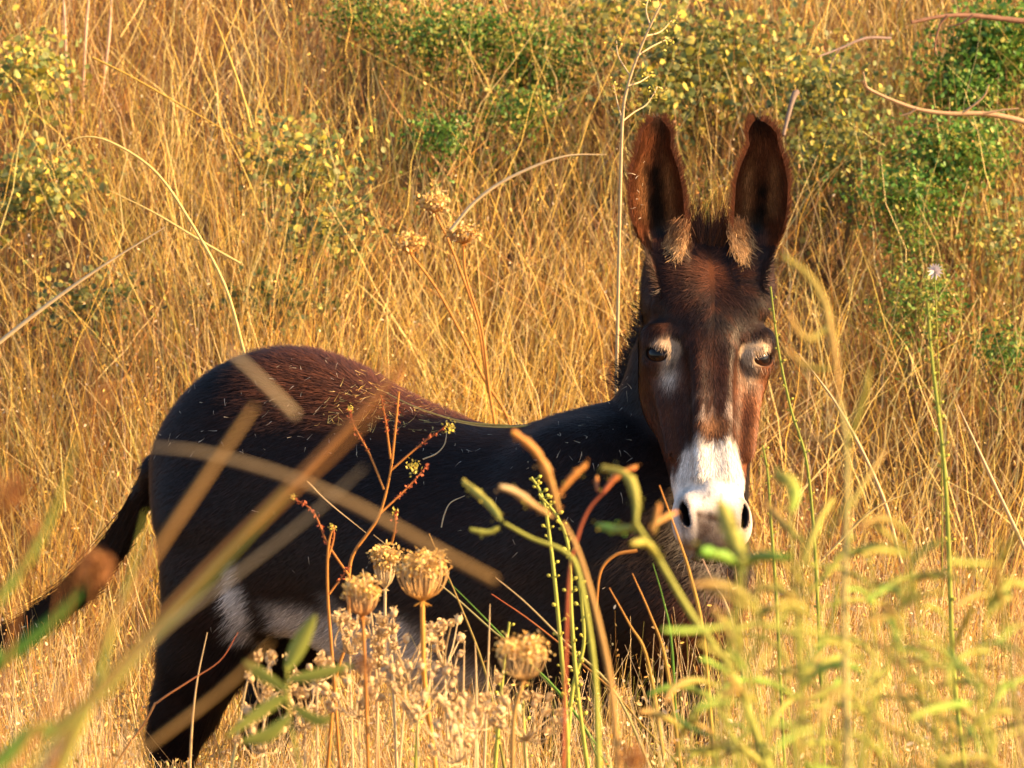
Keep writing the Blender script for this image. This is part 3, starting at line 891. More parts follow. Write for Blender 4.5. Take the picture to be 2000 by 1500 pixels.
# ------------------------------------------------------------------ background bank of dry grass
def background():
    bag = Bag()
    def scatter(n, xr, yr):
        return rng.uniform(xr[0], xr[1], n), rng.uniform(yr[0], yr[1], n)
    # 1 thatch: short messy brown blades low down
    n = 46000
    x, y = scatter(n, (-2.5, 2.9), (8.6, 14.6))
    z = terrain(x, y)
    h = rng.uniform(.08, .26, n); az = rng.uniform(0, 6.28, n)
    c = np.where((rng.random(n) < .5)[:, None], pick(RUST, n), pick(GREYB, n))
    c = np.where((rng.random(n) < .35)[:, None], pick(STRAW, n), c)
    bag.add(blades(x, y, z, h, az, rng.uniform(0, 1.1, n), rng.uniform(0, .9, n), rng.uniform(.002, .005, n), c * .5, c * .7, 2))
    # 2 main stalks
    n = 96000
    x, y = scatter(n, (-2.3, 2.8), (8.6, 14.4))
    k = ~in_donkey(x, y, .02); x, y = x[k], y[k]
    nz = noise2(x, y, 3.2, 1); nz2 = noise2(x, y, 1.3, 2)
    px, py = px_of(x, y, terrain(x, y) + .25)
    # lusher green towards the upper right, thinner grass there
    gr = np.exp(-(((px - 1500) / 420) ** 2 + ((py - 170) / 190) ** 2)) + .9 * np.exp(-(((px - 1850) / 200) ** 2 + ((py - 420) / 330) ** 2)) + .8 * np.exp(-(((px - 880) / 230) ** 2 + ((py - 130) / 150) ** 2))
    gap = sstep(.26, .42, noise2(x, y, 7.0, 12))
    keep = rng.random(len(x)) < (.12 + .88 * gap) * (.6 + .4 * nz) * (1 - .45 * np.clip(gr, 0, 1))
    x, y, nz, nz2, gr, py, px = x[keep], y[keep], nz[keep], nz2[keep], gr[keep], py[keep], px[keep]
    n = len(x); z = terrain(x, y)
    nzc = noise2(x, y, 9.0, 9)
    h = (.14 + .26 * nz + .18 * nzc) * rng.uniform(.5, 1.25, n) * (1 - .25 * np.clip(gr, 0, 1))
    az = rng.normal(0, 1.0, n) + np.where(rng.random(n) < .5, 0, math.pi); lean = np.abs(rng.normal(0, .16, n)) + (rng.random(n) < .12) * rng.uniform(.2, .8, n)
    curve = np.abs(rng.normal(0, .12, n)) + (rng.random(n) < .06) * rng.uniform(.1, .5, n)
    c = pick(STRAW, n)
    ru = rng.random(n) < .16 + .5 * np.clip((nz2 - .5) * 2.2, 0, 1)
    c = np.where(ru[:, None], pick(RUST, n), c)
    c = np.where((rng.random(n) < .10)[:, None], pick(GREYB, n), c)
    c = np.where((rng.random(n) < .11 + .38 * np.clip(gr, 0, 1))[:, None], pick(OLIVE, n), c)
    topleft = np.exp(-(((px - 400) / 450) ** 2 + ((py + 20) / 170) ** 2))
    c = np.where((rng.random(n) < .65 * topleft)[:, None], pick(np.concatenate([RUST, GREYB]), n), c)
    tip = c * rng.uniform(.9, 1.25, (n, 1))
    wd = rng.uniform(.0014, .0038, n) * np.where(rng.random(n) < .12, 1.6, 1)
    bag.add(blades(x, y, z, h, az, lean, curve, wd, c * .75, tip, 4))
    # 3 spikelets and small seed heads along the upper stalks
    for frac, size, asp, pal in ((.34, (.006, .014), .4, STRAW), (.22, (.004, .008), .8, RUST), (.10, (.005, .010), .55, np.array([[.75, .62, .42], [.7, .55, .35]]))):
        s = np.flatnonzero(rng.random(n) < frac)
        for r in range(2):
            tt = rng.uniform(.55, 1.02, len(s))
            P = tip_of(x[s], y[s], z[s], h[s], az[s], lean[s], curve[s], tt) + rng.normal(size=(len(s), 3)) * .006
            cc = pick(pal, len(s)) * 1.05
            bag.add(flakes(P, rng.uniform(*size, len(s)), cc, asp, .5))
    # 4 branching wiry twigs: short side shoots off the stalks
    s = np.flatnonzero(rng.random(n) < .45)
    tt = rng.uniform(.3, .95, len(s))
    P = tip_of(x[s], y[s], z[s], h[s], az[s], lean[s], curve[s], tt)
    bag.add(blades(P[:, 0], P[:, 1], P[:, 2], rng.uniform(.04, .13, len(s)), rng.uniform(0, 6.28, len(s)), rng.uniform(.2, 1.3, len(s)), rng.uniform(-.2, .5, len(s)), rng.uniform(.001, .002, len(s)), c[s], tip[s], 2))
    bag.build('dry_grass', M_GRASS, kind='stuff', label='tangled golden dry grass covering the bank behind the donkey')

    # bold straight straws standing out of the tangle
    bag = Bag()
    n = 3800
    x, y = scatter(n, (-2.2, 2.4), (9.2, 13.8)); 
    z = terrain(x, y); h = rng.uniform(.28, .70, n)
    az = np.where(rng.random(n) < .5, 0, math.pi) + rng.normal(0, .5, n)
    lean = np.abs(rng.normal(.12, .26, n)); curve = np.abs(rng.normal(0, .12, n))
    c = pick(STRAW[[0, 2, 5, 1]], n) * 1.2
    bag.add(blades(x, y, z, h, az, lean, curve, rng.uniform(.0025, .0045, n), c, c * 1.1, 6))
    # tussocks of upright straw
    for px, py, ph, m in ((250, 420, 320, 60), (500, 560, 330, 45), (480, 700, 520, 50), (330, 560, 420, 40), (960, 760, 330, 70), (1060, 740, 300, 60), (900, 720, 300, 50), (720, 680, 280, 40), (1120, 560, 250, 40), (1620, 640, 300, 40), (1900, 1100, 500, 50), (1750, 900, 300, 40), (100, 700, 300, 50), (60, 1100, 350, 60), (200, 950, 300, 50), (620, 640, 300, 40), (1560, 1200, 300, 60), (1400, 420, 250, 30), (820, 560, 260, 30)):
        Yd = bank_hit(px, py)
        b = at(px, py, Yd); b[2] = terrain(b[0], b[1])
        hh = ph / FPX * Yd * 1.25
        xx = b[0] + rng.normal(0, .03, m); yy = b[1] + rng.normal(0, .05, m)
        ang = rng.normal(0, .22, m)
        cc = pick(STRAW[[0, 2, 1]], m) * 1.15
        bag.add(blades(xx, yy, terrain(xx, yy), hh * rng.uniform(.45, 1.05, m), np.where(ang > 0, 0, math.pi) + rng.normal(0, .4, m), np.abs(ang), np.abs(rng.normal(0, .12, m)), rng.uniform(.002, .004, m), cc, cc * 1.1, 6))
    # broken stems crossing at all angles
    n = 5200
    x, y = scatter(n, (-2.2, 2.6), (9.2, 14.0)); z = terrain(x, y) + rng.uniform(.0, .28, n)
    c = pick(np.concatenate([STRAW[[0, 2, 5]], RUST[[2]], GREYB[[1]]]), n) * 1.15
    bag.add(blades(x, y, z, rng.uniform(.12, .42, n), rng.uniform(0, 6.28, n), rng.uniform(.35, 1.7, n), rng.normal(0, .25, n), rng.uniform(.002, .0042, n), c, c * 1.1, 5))
    # broad dry leaf ribbons
    n = 900
    x, y = scatter(n, (-2.2, 2.6), (9.2, 14.0)); z = terrain(x, y)
    c = pick(STRAW[[2, 5]], n) * 1.1
    bag.add(blades(x, y, z, rng.uniform(.2, .5, n), rng.uniform(0, 6.28, n), rng.uniform(0, .6, n), rng.uniform(.2, 1.0, n), rng.uniform(.004, .008, n), c, c * 1.1, 6))
    bag.build('straw_stalks', M_GRASS, kind='stuff', label='taller pale straw stalks rising out of the grass on the bank')

def bank_hit(px, py, lift=.25):
    Y = 9.0
    while Y < 16:
        p = at(px, py, Y)
        if p[2] <= terrain(p[0], p[1]) + lift: return Y
        Y += .03
    return 15.0
background()

# ------------------------------------------------------------------ grass round and in front of the donkey
def foreground_grass():
    bag = Bag()
    n = 76000
    x = rng.uniform(-1.6, 2.0, n); y = rng.uniform(5.6, 8.9, n)
    z = terrain(x, y)
    nz = noise2(x, y, 5, 5)
    h = (.42 + .30 * nz + .08 * sstep(0, .5, x)) * rng.uniform(.45, 1.12, n)
    az = rng.uniform(0, 6.28, n); lean = np.abs(rng.normal(0, .14, n)) + (rng.random(n) < .1) * rng.uniform(.2, .6, n); curve = np.abs(rng.normal(0, .14, n))
    T = tip_of(x, y, z, h, az, lean, curve, 1.0)
    bad = hides_donkey(T[:, 0], T[:, 1], T[:, 2])
    for _ in range(6):
        h = np.where(bad, h * .85, h); T = tip_of(x, y, z, h, az, lean, curve, 1.0)
        bad = hides_donkey(T[:, 0], T[:, 1], T[:, 2])
    k = ~(bad & (h > .3)) & ~(in_donkey(T[:, 0], T[:, 1]) & (T[:, 2] > .5))
    x, y, z, h, az, lean, curve, T = x[k], y[k], z[k], h[k], az[k], lean[k], curve[k], T[k]
    n = len(x)
    px, py = px_of(T[:, 0], T[:, 1], T[:, 2])
    c = pick(STRAW, n)
    c = np.where((rng.random(n) < .12)[:, None], pick(RUST, n), c)
    pale = rng.random(n) < .45
    c = np.where(pale[:, None], pick(np.array([[.74, .58, .34], [.66, .50, .27]]), n), c)
    g = rng.random(n) < .06 + .40 * sstep(1000, 1500, px) * (T[:, 1] < 7.8)
    c = np.where(g[:, None], pick(OLIVE, n) * 1.1, c)
    bag.add(blades(x, y, z, h, az, lean, curve, rng.uniform(.0013, .0032, n), c * .9, c * 1.12, 4))
    for frac, size, asp, pal in ((.45, (.005, .013), .35, STRAW), (.22, (.004, .008), .6, np.array([[.68, .50, .30], [.60, .40, .20]])), (.10, (.007, .013), .5, np.array([[.76, .62, .40], [.70, .52, .26]]))):
        s = np.flatnonzero(rng.random(n) < frac)
        for r in range(2):
            tt = rng.uniform(.72, 1.02, len(s))
            P = tip_of(x[s], y[s], z[s], h[s], az[s], lean[s], curve[s], tt) + rng.normal(size=(len(s), 3)) * .006
            bag.add(flakes(P, rng.uniform(*size, len(s)), pick(pal, len(s)), asp, .5))
    bag.build('meadow_grass', M_GRASS, kind='stuff', label='dry and greenish meadow grass round and in front of the donkey')
foreground_grass()

# ------------------------------------------------------------------ plants one can tell apart
def curve(pts, n=24):
    p = np.asarray(pts, float)
    if len(p) < 3: 
        t = np.linspace(0, 1, n)[:, None]; return p[0] * (1 - t) + p[-1] * t
    e = np.concatenate([[2 * p[0] - p[1]], p, [2 * p[-1] - p[-2]]])
    out = []
    L = np.linspace(0, len(p) - 1 - 1e-6, n)
    for l in L:
        i = int(l); t = l - i
        a, b, c, d = e[i], e[i + 1], e[i + 2], e[i + 3]
        out.append(.5 * ((2 * b) + (c - a) * t + (2 * a - 5 * b + 4 * c - d) * t * t + (3 * b - a - 3 * c + d) * t ** 3))
    return np.array(out)

def tube(path, r0, r1, c0, c1, sides=6, flat=1.0, rough=0.0):
    path = np.asarray(path); n = len(path)
    T = np.gradient(path, axis=0); T /= np.maximum(np.linalg.norm(T, axis=1, keepdims=True), 1e-9)
    ref = np.array([0.13, 1.0, 0.07])
    S = np.cross(T, ref); S /= np.maximum(np.linalg.norm(S, axis=1, keepdims=True), 1e-9)
    U = np.cross(S, T)
    t = np.linspace(0, 1, n); rad = r0 + (r1 - r0) * t if np.ndim(r0) == 0 else np.interp(t, np.linspace(0, 1, len(r0)), r0)
    if rough: rad = rad * (1 + rng.normal(0, rough, n))
    a = np.linspace(0, 2 * math.pi, sides, endpoint=False)
    V = path[:, None] + (S[:, None] * np.cos(a)[None, :, None] + U[:, None] * (flat * np.sin(a))[None, :, None]) * rad[:, None, None]
    C = np.repeat((np.asarray(c0) + (np.asarray(c1) - np.asarray(c0)) * t[:, None])[:, None], sides, 1)
    i = np.arange(n - 1)[:, None]; j = np.arange(sides)[None]
    F = np.stack([i * sides + j, i * sides + (j + 1) % sides, (i + 1) * sides + (j + 1) % sides, (i + 1) * sides + j], -1).reshape(-1, 4)
    return V.reshape(-1, 3), F, C.reshape(-1, 3)

def leafmesh(path, w, c0, c1, fold=.25):
    """a bent leaf blade with a raised midrib; two quads per step"""
    path = np.asarray(path); n = len(path)
    T = np.gradient(path, axis=0); T /= np.linalg.norm(T, axis=1, keepdims=True)
    S = np.cross(T, np.array([.1, 1, .3])); S /= np.linalg.norm(S, axis=1, keepdims=True); U = np.cross(S, T)
    t = np.linspace(0, 1, n); ww = w * np.sin(math.pi * np.clip(t * .92 + .06, 0, 1)) ** .7
    V = np.stack([path - S * ww[:, None] / 2 + U * (ww * fold)[:, None], path, path + S * ww[:, None] / 2 + U * (ww * fold)[:, None]], 1)
    C = np.repeat((np.asarray(c0) + (np.asarray(c1) - np.asarray(c0)) * t[:, None])[:, None], 3, 1)
    i = np.arange(n - 1)[:, None] * 3
    F = np.concatenate([i + np.array([0, 1, 4, 3]), i + np.array([1, 2, 5, 4])])
    return V.reshape(-1, 3), F, C.reshape(-1, 3)

def P3(pts, Y, dy=0.0):
    """pixel path -> world path at depth Y, receding by dy along its length"""
    m = max(len(pts) - 1, 1)
    return np.array([at(a, b, Y + dy * i / m) for i, (a, b) in enumerate(pts)])
def pxw(w, Y): return w / FPX * Y / 2.0

def to_ground(path):
    """continue a path (tip first) down to the ground"""
    path = np.asarray(path); e = path[-1]; d = path[-1] - path[-2]; d = d / np.linalg.norm(d)
    g = float(terrain(e[0], e[1]))
    if e[2] <= g + .02: return path
    drop = e[2] - g
    q1 = e + d * min(drop * .35, .15); q1[2] = min(q1[2], e[2] - drop * .25)
    q2 = q1 + np.array([d[0], d[1], 0]) * drop * .10; q2[2] = float(terrain(q2[0], q2[1]))
    return np.concatenate([path, [q1, q2]])

def put(name, t, parent, root, mat, **kw):
    V, F, C = t
    return link(name, make_mesh(name, V - root, F, C, mat), parent, **kw)

SEED_V, SEED_F, _c = flakes(np.zeros((1, 3)), np.ones(1), np.ones((1, 3)), .5)

TAN_ = np.array([.44, .27, .09]); ORG = np.array([.50, .22, .05]); GRY = np.array([.34, .28, .18]); OLV = np.array([.31, .33, .065]); GRN = np.array([.11, .25, .035]); PAL = np.array([.66, .50, .28]); PNK = np.array([.62, .42, .30]); RED = np.array([.26, .07, .03]); BRN = np.array([.20, .09, .035])

G1 = 'blurred stalks close to the camera'
def stalk(pts, Y, w, c0, c1, label, name='grass_stalk', cat='grass stalk', group=None, dy=0.0, ground=True, wt=.45, flat=.5):
    """one stalk or blade, pixel path given tip first"""
    if group == G1 or name == 'bent_straw' or name == 'straw_end': Y = Y * .78; w = w * .56
    path = P3(pts, Y, dy)
    if ground: path = to_ground(path)
    path = curve(path, 30)[::-1]
    root = path[0].copy()
    r = pxw(w, Y)
    o = put(name, tube(path, [r, r, r * .95, r * .8, r * wt, r * wt * .5], 0, c1, c0, 7, flat), None, root, M_STEM, label=label, cat=cat, group=group)
    o.location = root
    return o

G1 = 'blurred stalks close to the camera'
stalk([(497, 793), (400, 935), (310, 1070), (170, 1290), (40, 1480)], 3.0, 25, TAN_ * 1.3, ORG, 'thick tan stalk ending bluntly in front of the donkey\'s hindquarters', group=G1, wt=.95)
stalk([(860, 640), (760, 740), (640, 870), (520, 990), (380, 1130), (200, 1330), (60, 1500)], 3.25, 19, BRN * 1.5, TAN_, 'longest brown stalk, its feathery tip above the donkey\'s back', group=G1, wt=.7)
stalk([(765, 775), (660, 880), (560, 972), (400, 1130), (230, 1320), (100, 1500)], 3.1, 22, ORG, TAN_, 'orange stalk just under the long brown one', group=G1, wt=.7)
stalk([(565, 955), (470, 1060), (360, 1180), (250, 1290), (120, 1440), (60, 1500)], 2.9, 27, OLV * .9, OLV * 1.2, 'yellow green stalk leaning across the hind leg', group=G1, wt=.7)
stalk([(712, 912), (600, 1012), (450, 1130), (320, 1230), (180, 1380), (70, 1520)], 3.2, 21, GRY, GRY * 1.2, 'greyish stalk ending over the donkey\'s flank', group=G1, wt=.6)
stalk([(530, 1255), (430, 1350), (300, 1450), (180, 1540)], 3.3, 22, TAN_ * 1.2, TAN_, 'tan stalk crossing low in front of the hind legs', group=G1, wt=.7)
stalk([(290, 872), (400, 885), (560, 930), (700, 990), (850, 1072), (968, 1134)], 3.15, 23, GRY * 1.1, TAN_ * .9, 'bent straw arching level across the donkey\'s side', name='bent_straw', cat='straw', ground=False, wt=.7)
stalk([(440, 678), (505, 738), (578, 812)], 3.1, 22, GRY * 1.3, PAL * .8, 'short grey straw end over the top of the rump', name='straw_end', cat='straw', ground=False, wt=.8)
stalk([(172, 1135), (130, 1185), (70, 1240), (-10, 1300), (-60, 1330)], 2.7, 36, GRN * .8, GRN * 1.2, 'broad bright green blade at the left edge in front of the tail', name='grass_stalk', cat='grass stalk', wt=.6, flat=.3)
stalk([(150, 850), (130, 930), (95, 1020), (40, 1115), (-20, 1190), (-60, 1240)], 2.8, 24, OLV, GRN * 1.5, 'thin green blade rising at the left edge above the tail', name='grass_stalk', cat='grass stalk', wt=.4, flat=.3)
stalk([(285, 1000), (255, 1120), (215, 1240), (175, 1380), (120, 1500)], 2.8, 22, OLV * 1.2, OLV * 1.3, 'upright yellow green blade left of the hind legs', name='grass_stalk', cat='grass stalk', wt=.4, flat=.3)
stalk([(330, 1200), (230, 1330), (110, 1420), (0, 1490)], 2.6, 34, OLV * .9, GRN * 1.8, 'wide pale green blade low at the left edge', name='grass_stalk', cat='grass stalk', wt=.5, flat=.3)
stalk([(1990, 1120), (1992, 1300), (2000, 1500)], 2.8, 26, TAN_ * 1.2, GRY, 'greyish stem standing at the right edge', group=G1, wt=.8)

# ---- dried brown seed heads near the lens
def seed_ball(px, py, rp, Y, pal, label, stem_to, n=260, group=None, w=10):
    c = at(px, py, Y); r = pxw(rp * 2, Y)
    path = curve(to_ground(np.concatenate([[c], P3(stem_to, Y)])), 24)[::-1]; root = path[0].copy()
    t = thing('dry_seed_head', label, 'seed head', root, group)
    put('stem', tube(path, pxw(w, Y), pxw(w * .6, Y), pal[0], pal[0] * .9), t, root, M_STEM)
    d = rng.normal(size=(n, 3)); d /= np.linalg.norm(d, axis=1, keepdims=True)
    Pp = c + d * r * rng.random((n, 1)) ** .5
    put('seed_cluster', flakes(Pp, np.full(n, r * .35), pick(pal, n), .5), t, root, M_STEM, kind='stuff')
G2 = 'blurred brown seed heads near the lens'
seed_ball(185, 1112, 44, 2.7, RUST * .9, 'blurred reddish brown seed head in front of the donkey\'s tail', [(170, 1250), (110, 1500)], group=G2)
seed_ball(18, 960, 44, 2.5, RUST, 'brown seed head cut by the left edge level with the donkey\'s flank', [(0, 1100), (-40, 1400)], 160, G2)
seed_ball(60, 1030, 30, 2.5, RUST, 'small brown seed head beside the one at the left edge', [(40, 1150), (0, 1400)], 70, G2)
seed_ball(205, 765, 30, 2.6, RUST, 'faint brown seed head left of the donkey\'s rump', [(170, 950), (110, 1400)], 60, G2, 5)
seed_ball(172, 668, 20, 2.6, RUST, 'faint brown seed head high above the tail', [(150, 900), (80, 1400)], 40, G2, 5)
seed_ball(712, 1300, 22, 3.2, RUST * .8, 'round blurred brown seed head in front of the belly', [(730, 1400), (740, 1520)], 160, G2, 7)
seed_ball(1235, 1485, 34, 3.2, RUST * 1.1, 'tan seed head at the bottom edge below the chest', [(1240, 1520), (1240, 1600)], 180, G2, 7)
seed_ball(775, 730, 26, 3.3, RUST * 1.2, 'feathery brown plume above the donkey\'s croup', [(750, 760), (640, 880), (300, 1230), (80, 1500)], 60, G2, 9)

# ---- leafy blurred weed in front of the hind legs
def leafy_weed(Y, stem, leaves, label, c=OLV, w=9):
    path = curve(to_ground(P3(stem, Y)), 24)[::-1]; root = path[0].copy()
    t = thing('leafy_weed', label, 'weed', root)
    put('stem', tube(path, pxw(w, Y), pxw(w * .5, Y), c * .8, c), t, root, M_STEM)
    for a, m, b, lw in leaves:
        put('leaf', leafmesh(curve(P3([a, m, b], Y + rng.uniform(-.05, .05)), 9), pxw(lw * 2, Y), c * .8 + GRN * .3, c * 1.1), t, root, M_LEAF)
leafy_weed(4.0, [(560, 1300), (565, 1400), (590, 1520)], [((560, 1310), (585, 1260), (617, 1200), 34), ((560, 1330), (620, 1320), (690, 1300), 26), ((562, 1350), (510, 1320), (475, 1290), 26), ((565, 1400), (520, 1440), (470, 1450), 30), ((560, 1360), (520, 1385), (440, 1440), 26), ((570, 1380), (620, 1410), (650, 1400), 24)], 'blurred green leafy weed in front of the belly and hind legs')

# ---- rusty branching weed with knobbly seed spikes
def spike(path, r, col, n=None, size=1.6, pal=None):
    """knobbly seed spike: bumps all along a branch"""
    L = np.linalg.norm(np.diff(path, axis=0), axis=1).sum()
    n = n or int(L / (r * 1.1)) + 4
    t = np.sort(rng.random(n)); k = np.linspace(0, 1, len(path))
    Pp = np.stack([np.interp(t, k, path[:, a]) for a in range(3)], -1) + rng.normal(size=(n, 3)) * r * .9
    return flakes(Pp, rng.uniform(.7, 1.3, n) * r * size * 2, pick(pal, n) if pal is not None else np.tile(col, (n, 1)) * rng.uniform(.7, 1.3, (n, 1)), .6)
def branching_weed(Y, stem, branches, tips, label, col=ORG, w=7):
    path = curve(to_ground(P3(stem, Y)), 40)[::-1]; root = path[0].copy()
    t = thing('branching_weed', label, 'dry weed', root)
    put('stem', tube(path, [pxw(w * 1.2, Y), pxw(w, Y), pxw(w * .5, Y)], 0, col * 1.0, col * .9, 6, 1, .05), t, root, M_STEM)
    for br in branches:
        bp = curve(P3(br, Y, rng.uniform(-.04, .04)), 16)
        b = put('branch', tube(bp, pxw(w * .65, Y), pxw(w * .35, Y), col, RED), t, root, M_STEM)
        put('seed_spike', spike(bp[5:], pxw(w * .8, Y), RED * 1.6, None, 1.3), b, root, M_STEM)
    for px, py, rp in tips:
        c = at(px, py, Y); m = 46
        put('flower_tuft', flakes(c + rng.normal(size=(m, 3)) * pxw(rp, Y), np.full(m, pxw(rp * .9, Y)), pick(YELLOW, m), .6), t, root, M_STEM)
branching_weed(7.0, [(779, 765), (772, 840), (762, 925), (742, 1003), (718, 1042), (690, 1082), (681, 1130), (680, 1240), (655, 1330), (640, 1500)],
    [[(742, 1003), (790, 958), (836, 908)], [(764, 918), (822, 868), (872, 832)], [(750, 956), (722, 888), (694, 836), (680, 800)], [(763, 896), (753, 822), (744, 772)], [(765, 1062), (772, 1030), (773, 1000)], [(779, 765), (776, 800), (772, 850)]],
    [(806, 910, 16), (880, 833, 13), (773, 1000, 8), (683, 798, 7)], 'tall rusty branching weed with seed spikes in front of the donkey\'s side')
branching_weed(6.95, [(651, 1028), (641, 1070), (640, 1160), (650, 1300), (664, 1500)],
    [[(682, 1125), (640, 1062), (612, 1000), (568, 970)], [(641, 1090), (652, 1050), (650, 1025)], [(643, 1160), (664, 1132), (682, 1108)]],
    [(572, 970, 7), (650, 1030, 8)], 'smaller rusty weed left of the tall branching one')

# ---- umbels gone to seed (bird's nest heads)
def umbel(px, py, wpx, hpx, Y, stem, label, col=np.array([.60, .32, .07]), w=9, n=46):
    top = at(px, py, Y); basep = at(px, py + hpx * .55, Y)
    path = curve(to_ground(np.concatenate([[basep], P3(stem, Y)])), 30)[::-1]; root = path[0].copy()
    t = thing('umbel', label, 'umbel', root, 'dry umbel seed heads')
    put('stem', tube(path, pxw(w * 1.1, Y), pxw(w * .8, Y), col * .8, col), t, root, M_STEM)
    rays = Bag(); seeds = Bag()
    R = pxw(wpx, Y); H = pxw(hpx * 2, Y)
    for k in range(n):
        a = k * 2.399; rr = math.sqrt((k + .5) / n)
        out = np.array([math.cos(a), math.sin(a), 0]) * rr * R
        p1 = basep + out * .70 + np.array([0, 0, H * (.10 + .14 * rr)]); p2 = basep + out * 1.0 + np.array([0, 0, H * (.50 + .12 * rr)]); p3 = basep + out * .90 + np.array([0, 0, H * (.78 + rng.uniform(-.10, .30))])
        rays.add(tube(curve([basep, p1, p2, p3], 8), pxw(2.6, Y), pxw(2.2, Y), col * 1.1, PAL * .9, 4))
        m = 22
        seeds.add(flakes(p3 + rng.normal(size=(m, 3)) * pxw(14, Y), rng.uniform(.6, 1.3, m) * pxw(18, Y), pick(np.array([[.74, .52, .16], [.55, .32, .09], [.7, .52, .24]]), m), .5, .6))
    for k in range(7):
        a = k * .9; out = np.array([math.cos(a), math.sin(a), -.5])
        rays.add(tube(curve([basep, basep + out * R * .2, basep + out * R * .34], 5), pxw(2.4, Y), pxw(1, Y), col, col, 4))
    r = rays.build('ray_basket', M_STEM, t, root); r['kind'] = 'stuff'
    s = seeds.build('seed_crown', M_STEM, t, root); s['kind'] = 'stuff'
umbel(825, 1128, 108, 84, 6.2, [(826, 1240), (830, 1340), (850, 1500)], 'largest golden umbel seed head, open bowl on an orange stem before the belly', w=11)
umbel(752, 1110, 48, 72, 6.9, [(753, 1220), (765, 1290), (775, 1500)], 'narrow closed umbel seed head left of the largest one', PAL * .9, 7, 34)
umbel(708, 1168, 74, 66, 5.9, [(712, 1280), (716, 1400), (720, 1520)], 'blurred umbel seed head leaning below the narrow one', ORG, 8, 34)
umbel(1022, 1290, 110, 72, 5.6, [(1004, 1400), (1000, 1520)], 'brownish blurred umbel seed head under the donkey\'s chest', TAN_, 10, 34)
umbel(848, 402, 46, 24, 10.6, [(880, 480), (930, 620), (950, 740)], 'small rust orange umbel in the bank grass above the back', ORG * 1.1, 6, 26)
umbel(905, 462, 60, 24, 10.5, [(910, 540), (940, 640), (955, 760)], 'wide rust orange umbel nearest the donkey\'s back', ORG * 1.1, 6, 26)
umbel(800, 480, 52, 24, 10.7, [(850, 560), (900, 650), (945, 740)], 'pale orange umbel left of the wide rust one', ORG * 1.1, 6, 26)

# ---- sprays of small pale cup flowers
def cup_spray(px, py, rx, ry, n, Y, base, label):
    root = at(base[0], base[1], Y); root[2] = float(terrain(root[0], root[1]))
    t = thing('cup_flower_spray', label, 'dry flowers', root, 'sprays of small dry cup flowers')
    hub = at(px + rng.normal() * 8, py + ry * 1.4, Y)
    put('stem', tube(curve([root, root * .45 + hub * .55 + rng.normal(size=3) * .01, hub], 14), pxw(6, Y), pxw(4, Y), PAL * .8, PAL), t, root, M_STEM)
    for k in range(n):
        hp = at(px + rng.uniform(-1, 1) * rx, py + rng.uniform(-1, 1) * ry, Y + rng.uniform(-.12, .12))
        d = hp - hub; d /= np.linalg.norm(d)
        mid = hub * .5 + hp * .5 + rng.normal(size=3) * .006 - np.array([0, 0, .008])
        b = put('branch', tube(curve([hub, mid, hp], 8), pxw(3.4, Y), pxw(2, Y), PAL * .8, PAL, 4), t, root, M_STEM)
        r = pxw(rng.uniform(14, 25), Y)
        cup = tube(hp + d * np.linspace(0, 1, 6)[:, None] * r * 1.7, [r * .25, r * .75, r * .85, r * .7, r * .9], 0, PAL * .6 + ORG * .2, PAL * .95, 7)
        m = 26
        fl = flakes(hp + d * r * 1.75 + rng.normal(size=(m, 3)) * r * .45, np.full(m, r * .9), pick(np.array([[.66, .50, .28], [.60, .42, .20]]), m), .35, .5)
        bag = Bag(); bag.add(cup); bag.add(fl)
        bag.build('flower_head', M_STEM, b, root)
cup_spray(682, 1215, 25, 45, 15, 6.40, (690, 1500), 'dense spray of pale cups directly below the blurred umbel')
cup_spray(735, 1235, 42, 48, 18, 6.50, (735, 1500), 'spray of pale cups just right of the densest one')
cup_spray(790, 1275, 50, 43, 17, 6.45, (790, 1500), 'spray of pale cups beside the orange umbel stem')
cup_spray(870, 1255, 30, 36, 10, 6.55, (860, 1500), 'thin spray of pale cups right of the largest umbel')
cup_spray(610, 1300, 42, 24, 8, 6.15, (615, 1500), 'broad pale cups against the white belly')
cup_spray(525, 1325, 37, 40, 13, 6.15, (540, 1500), 'furry pale cups at the foot of the white flank patch')
cup_spray(590, 1370, 55, 36, 17, 6.25, (600, 1520), 'low spray of cups under the white belly')
cup_spray(690, 1340, 55, 43, 18, 6.25, (700, 1520), 'low spray of cups behind the round brown seed head')
cup_spray(820, 1350, 62, 40, 18, 6.15, (820, 1520), 'low spray of cups at the foot of the largest umbel')
cup_spray(920, 1370, 55, 40, 15, 6.15, (920, 1520), 'low spray of cups right of the umbel stem')
cup_spray(1030, 1390, 62, 40, 17, 6.05, (1035, 1520), 'low spray of cups below the brownish blurred umbel')
cup_spray(500, 1420, 55, 36, 13, 6.05, (500, 1560), 'spray of cups in front of the far hind leg')
cup_spray(880, 1430, 75, 43, 18, 5.85, (880, 1580), 'bottom spray of cups below the belly')

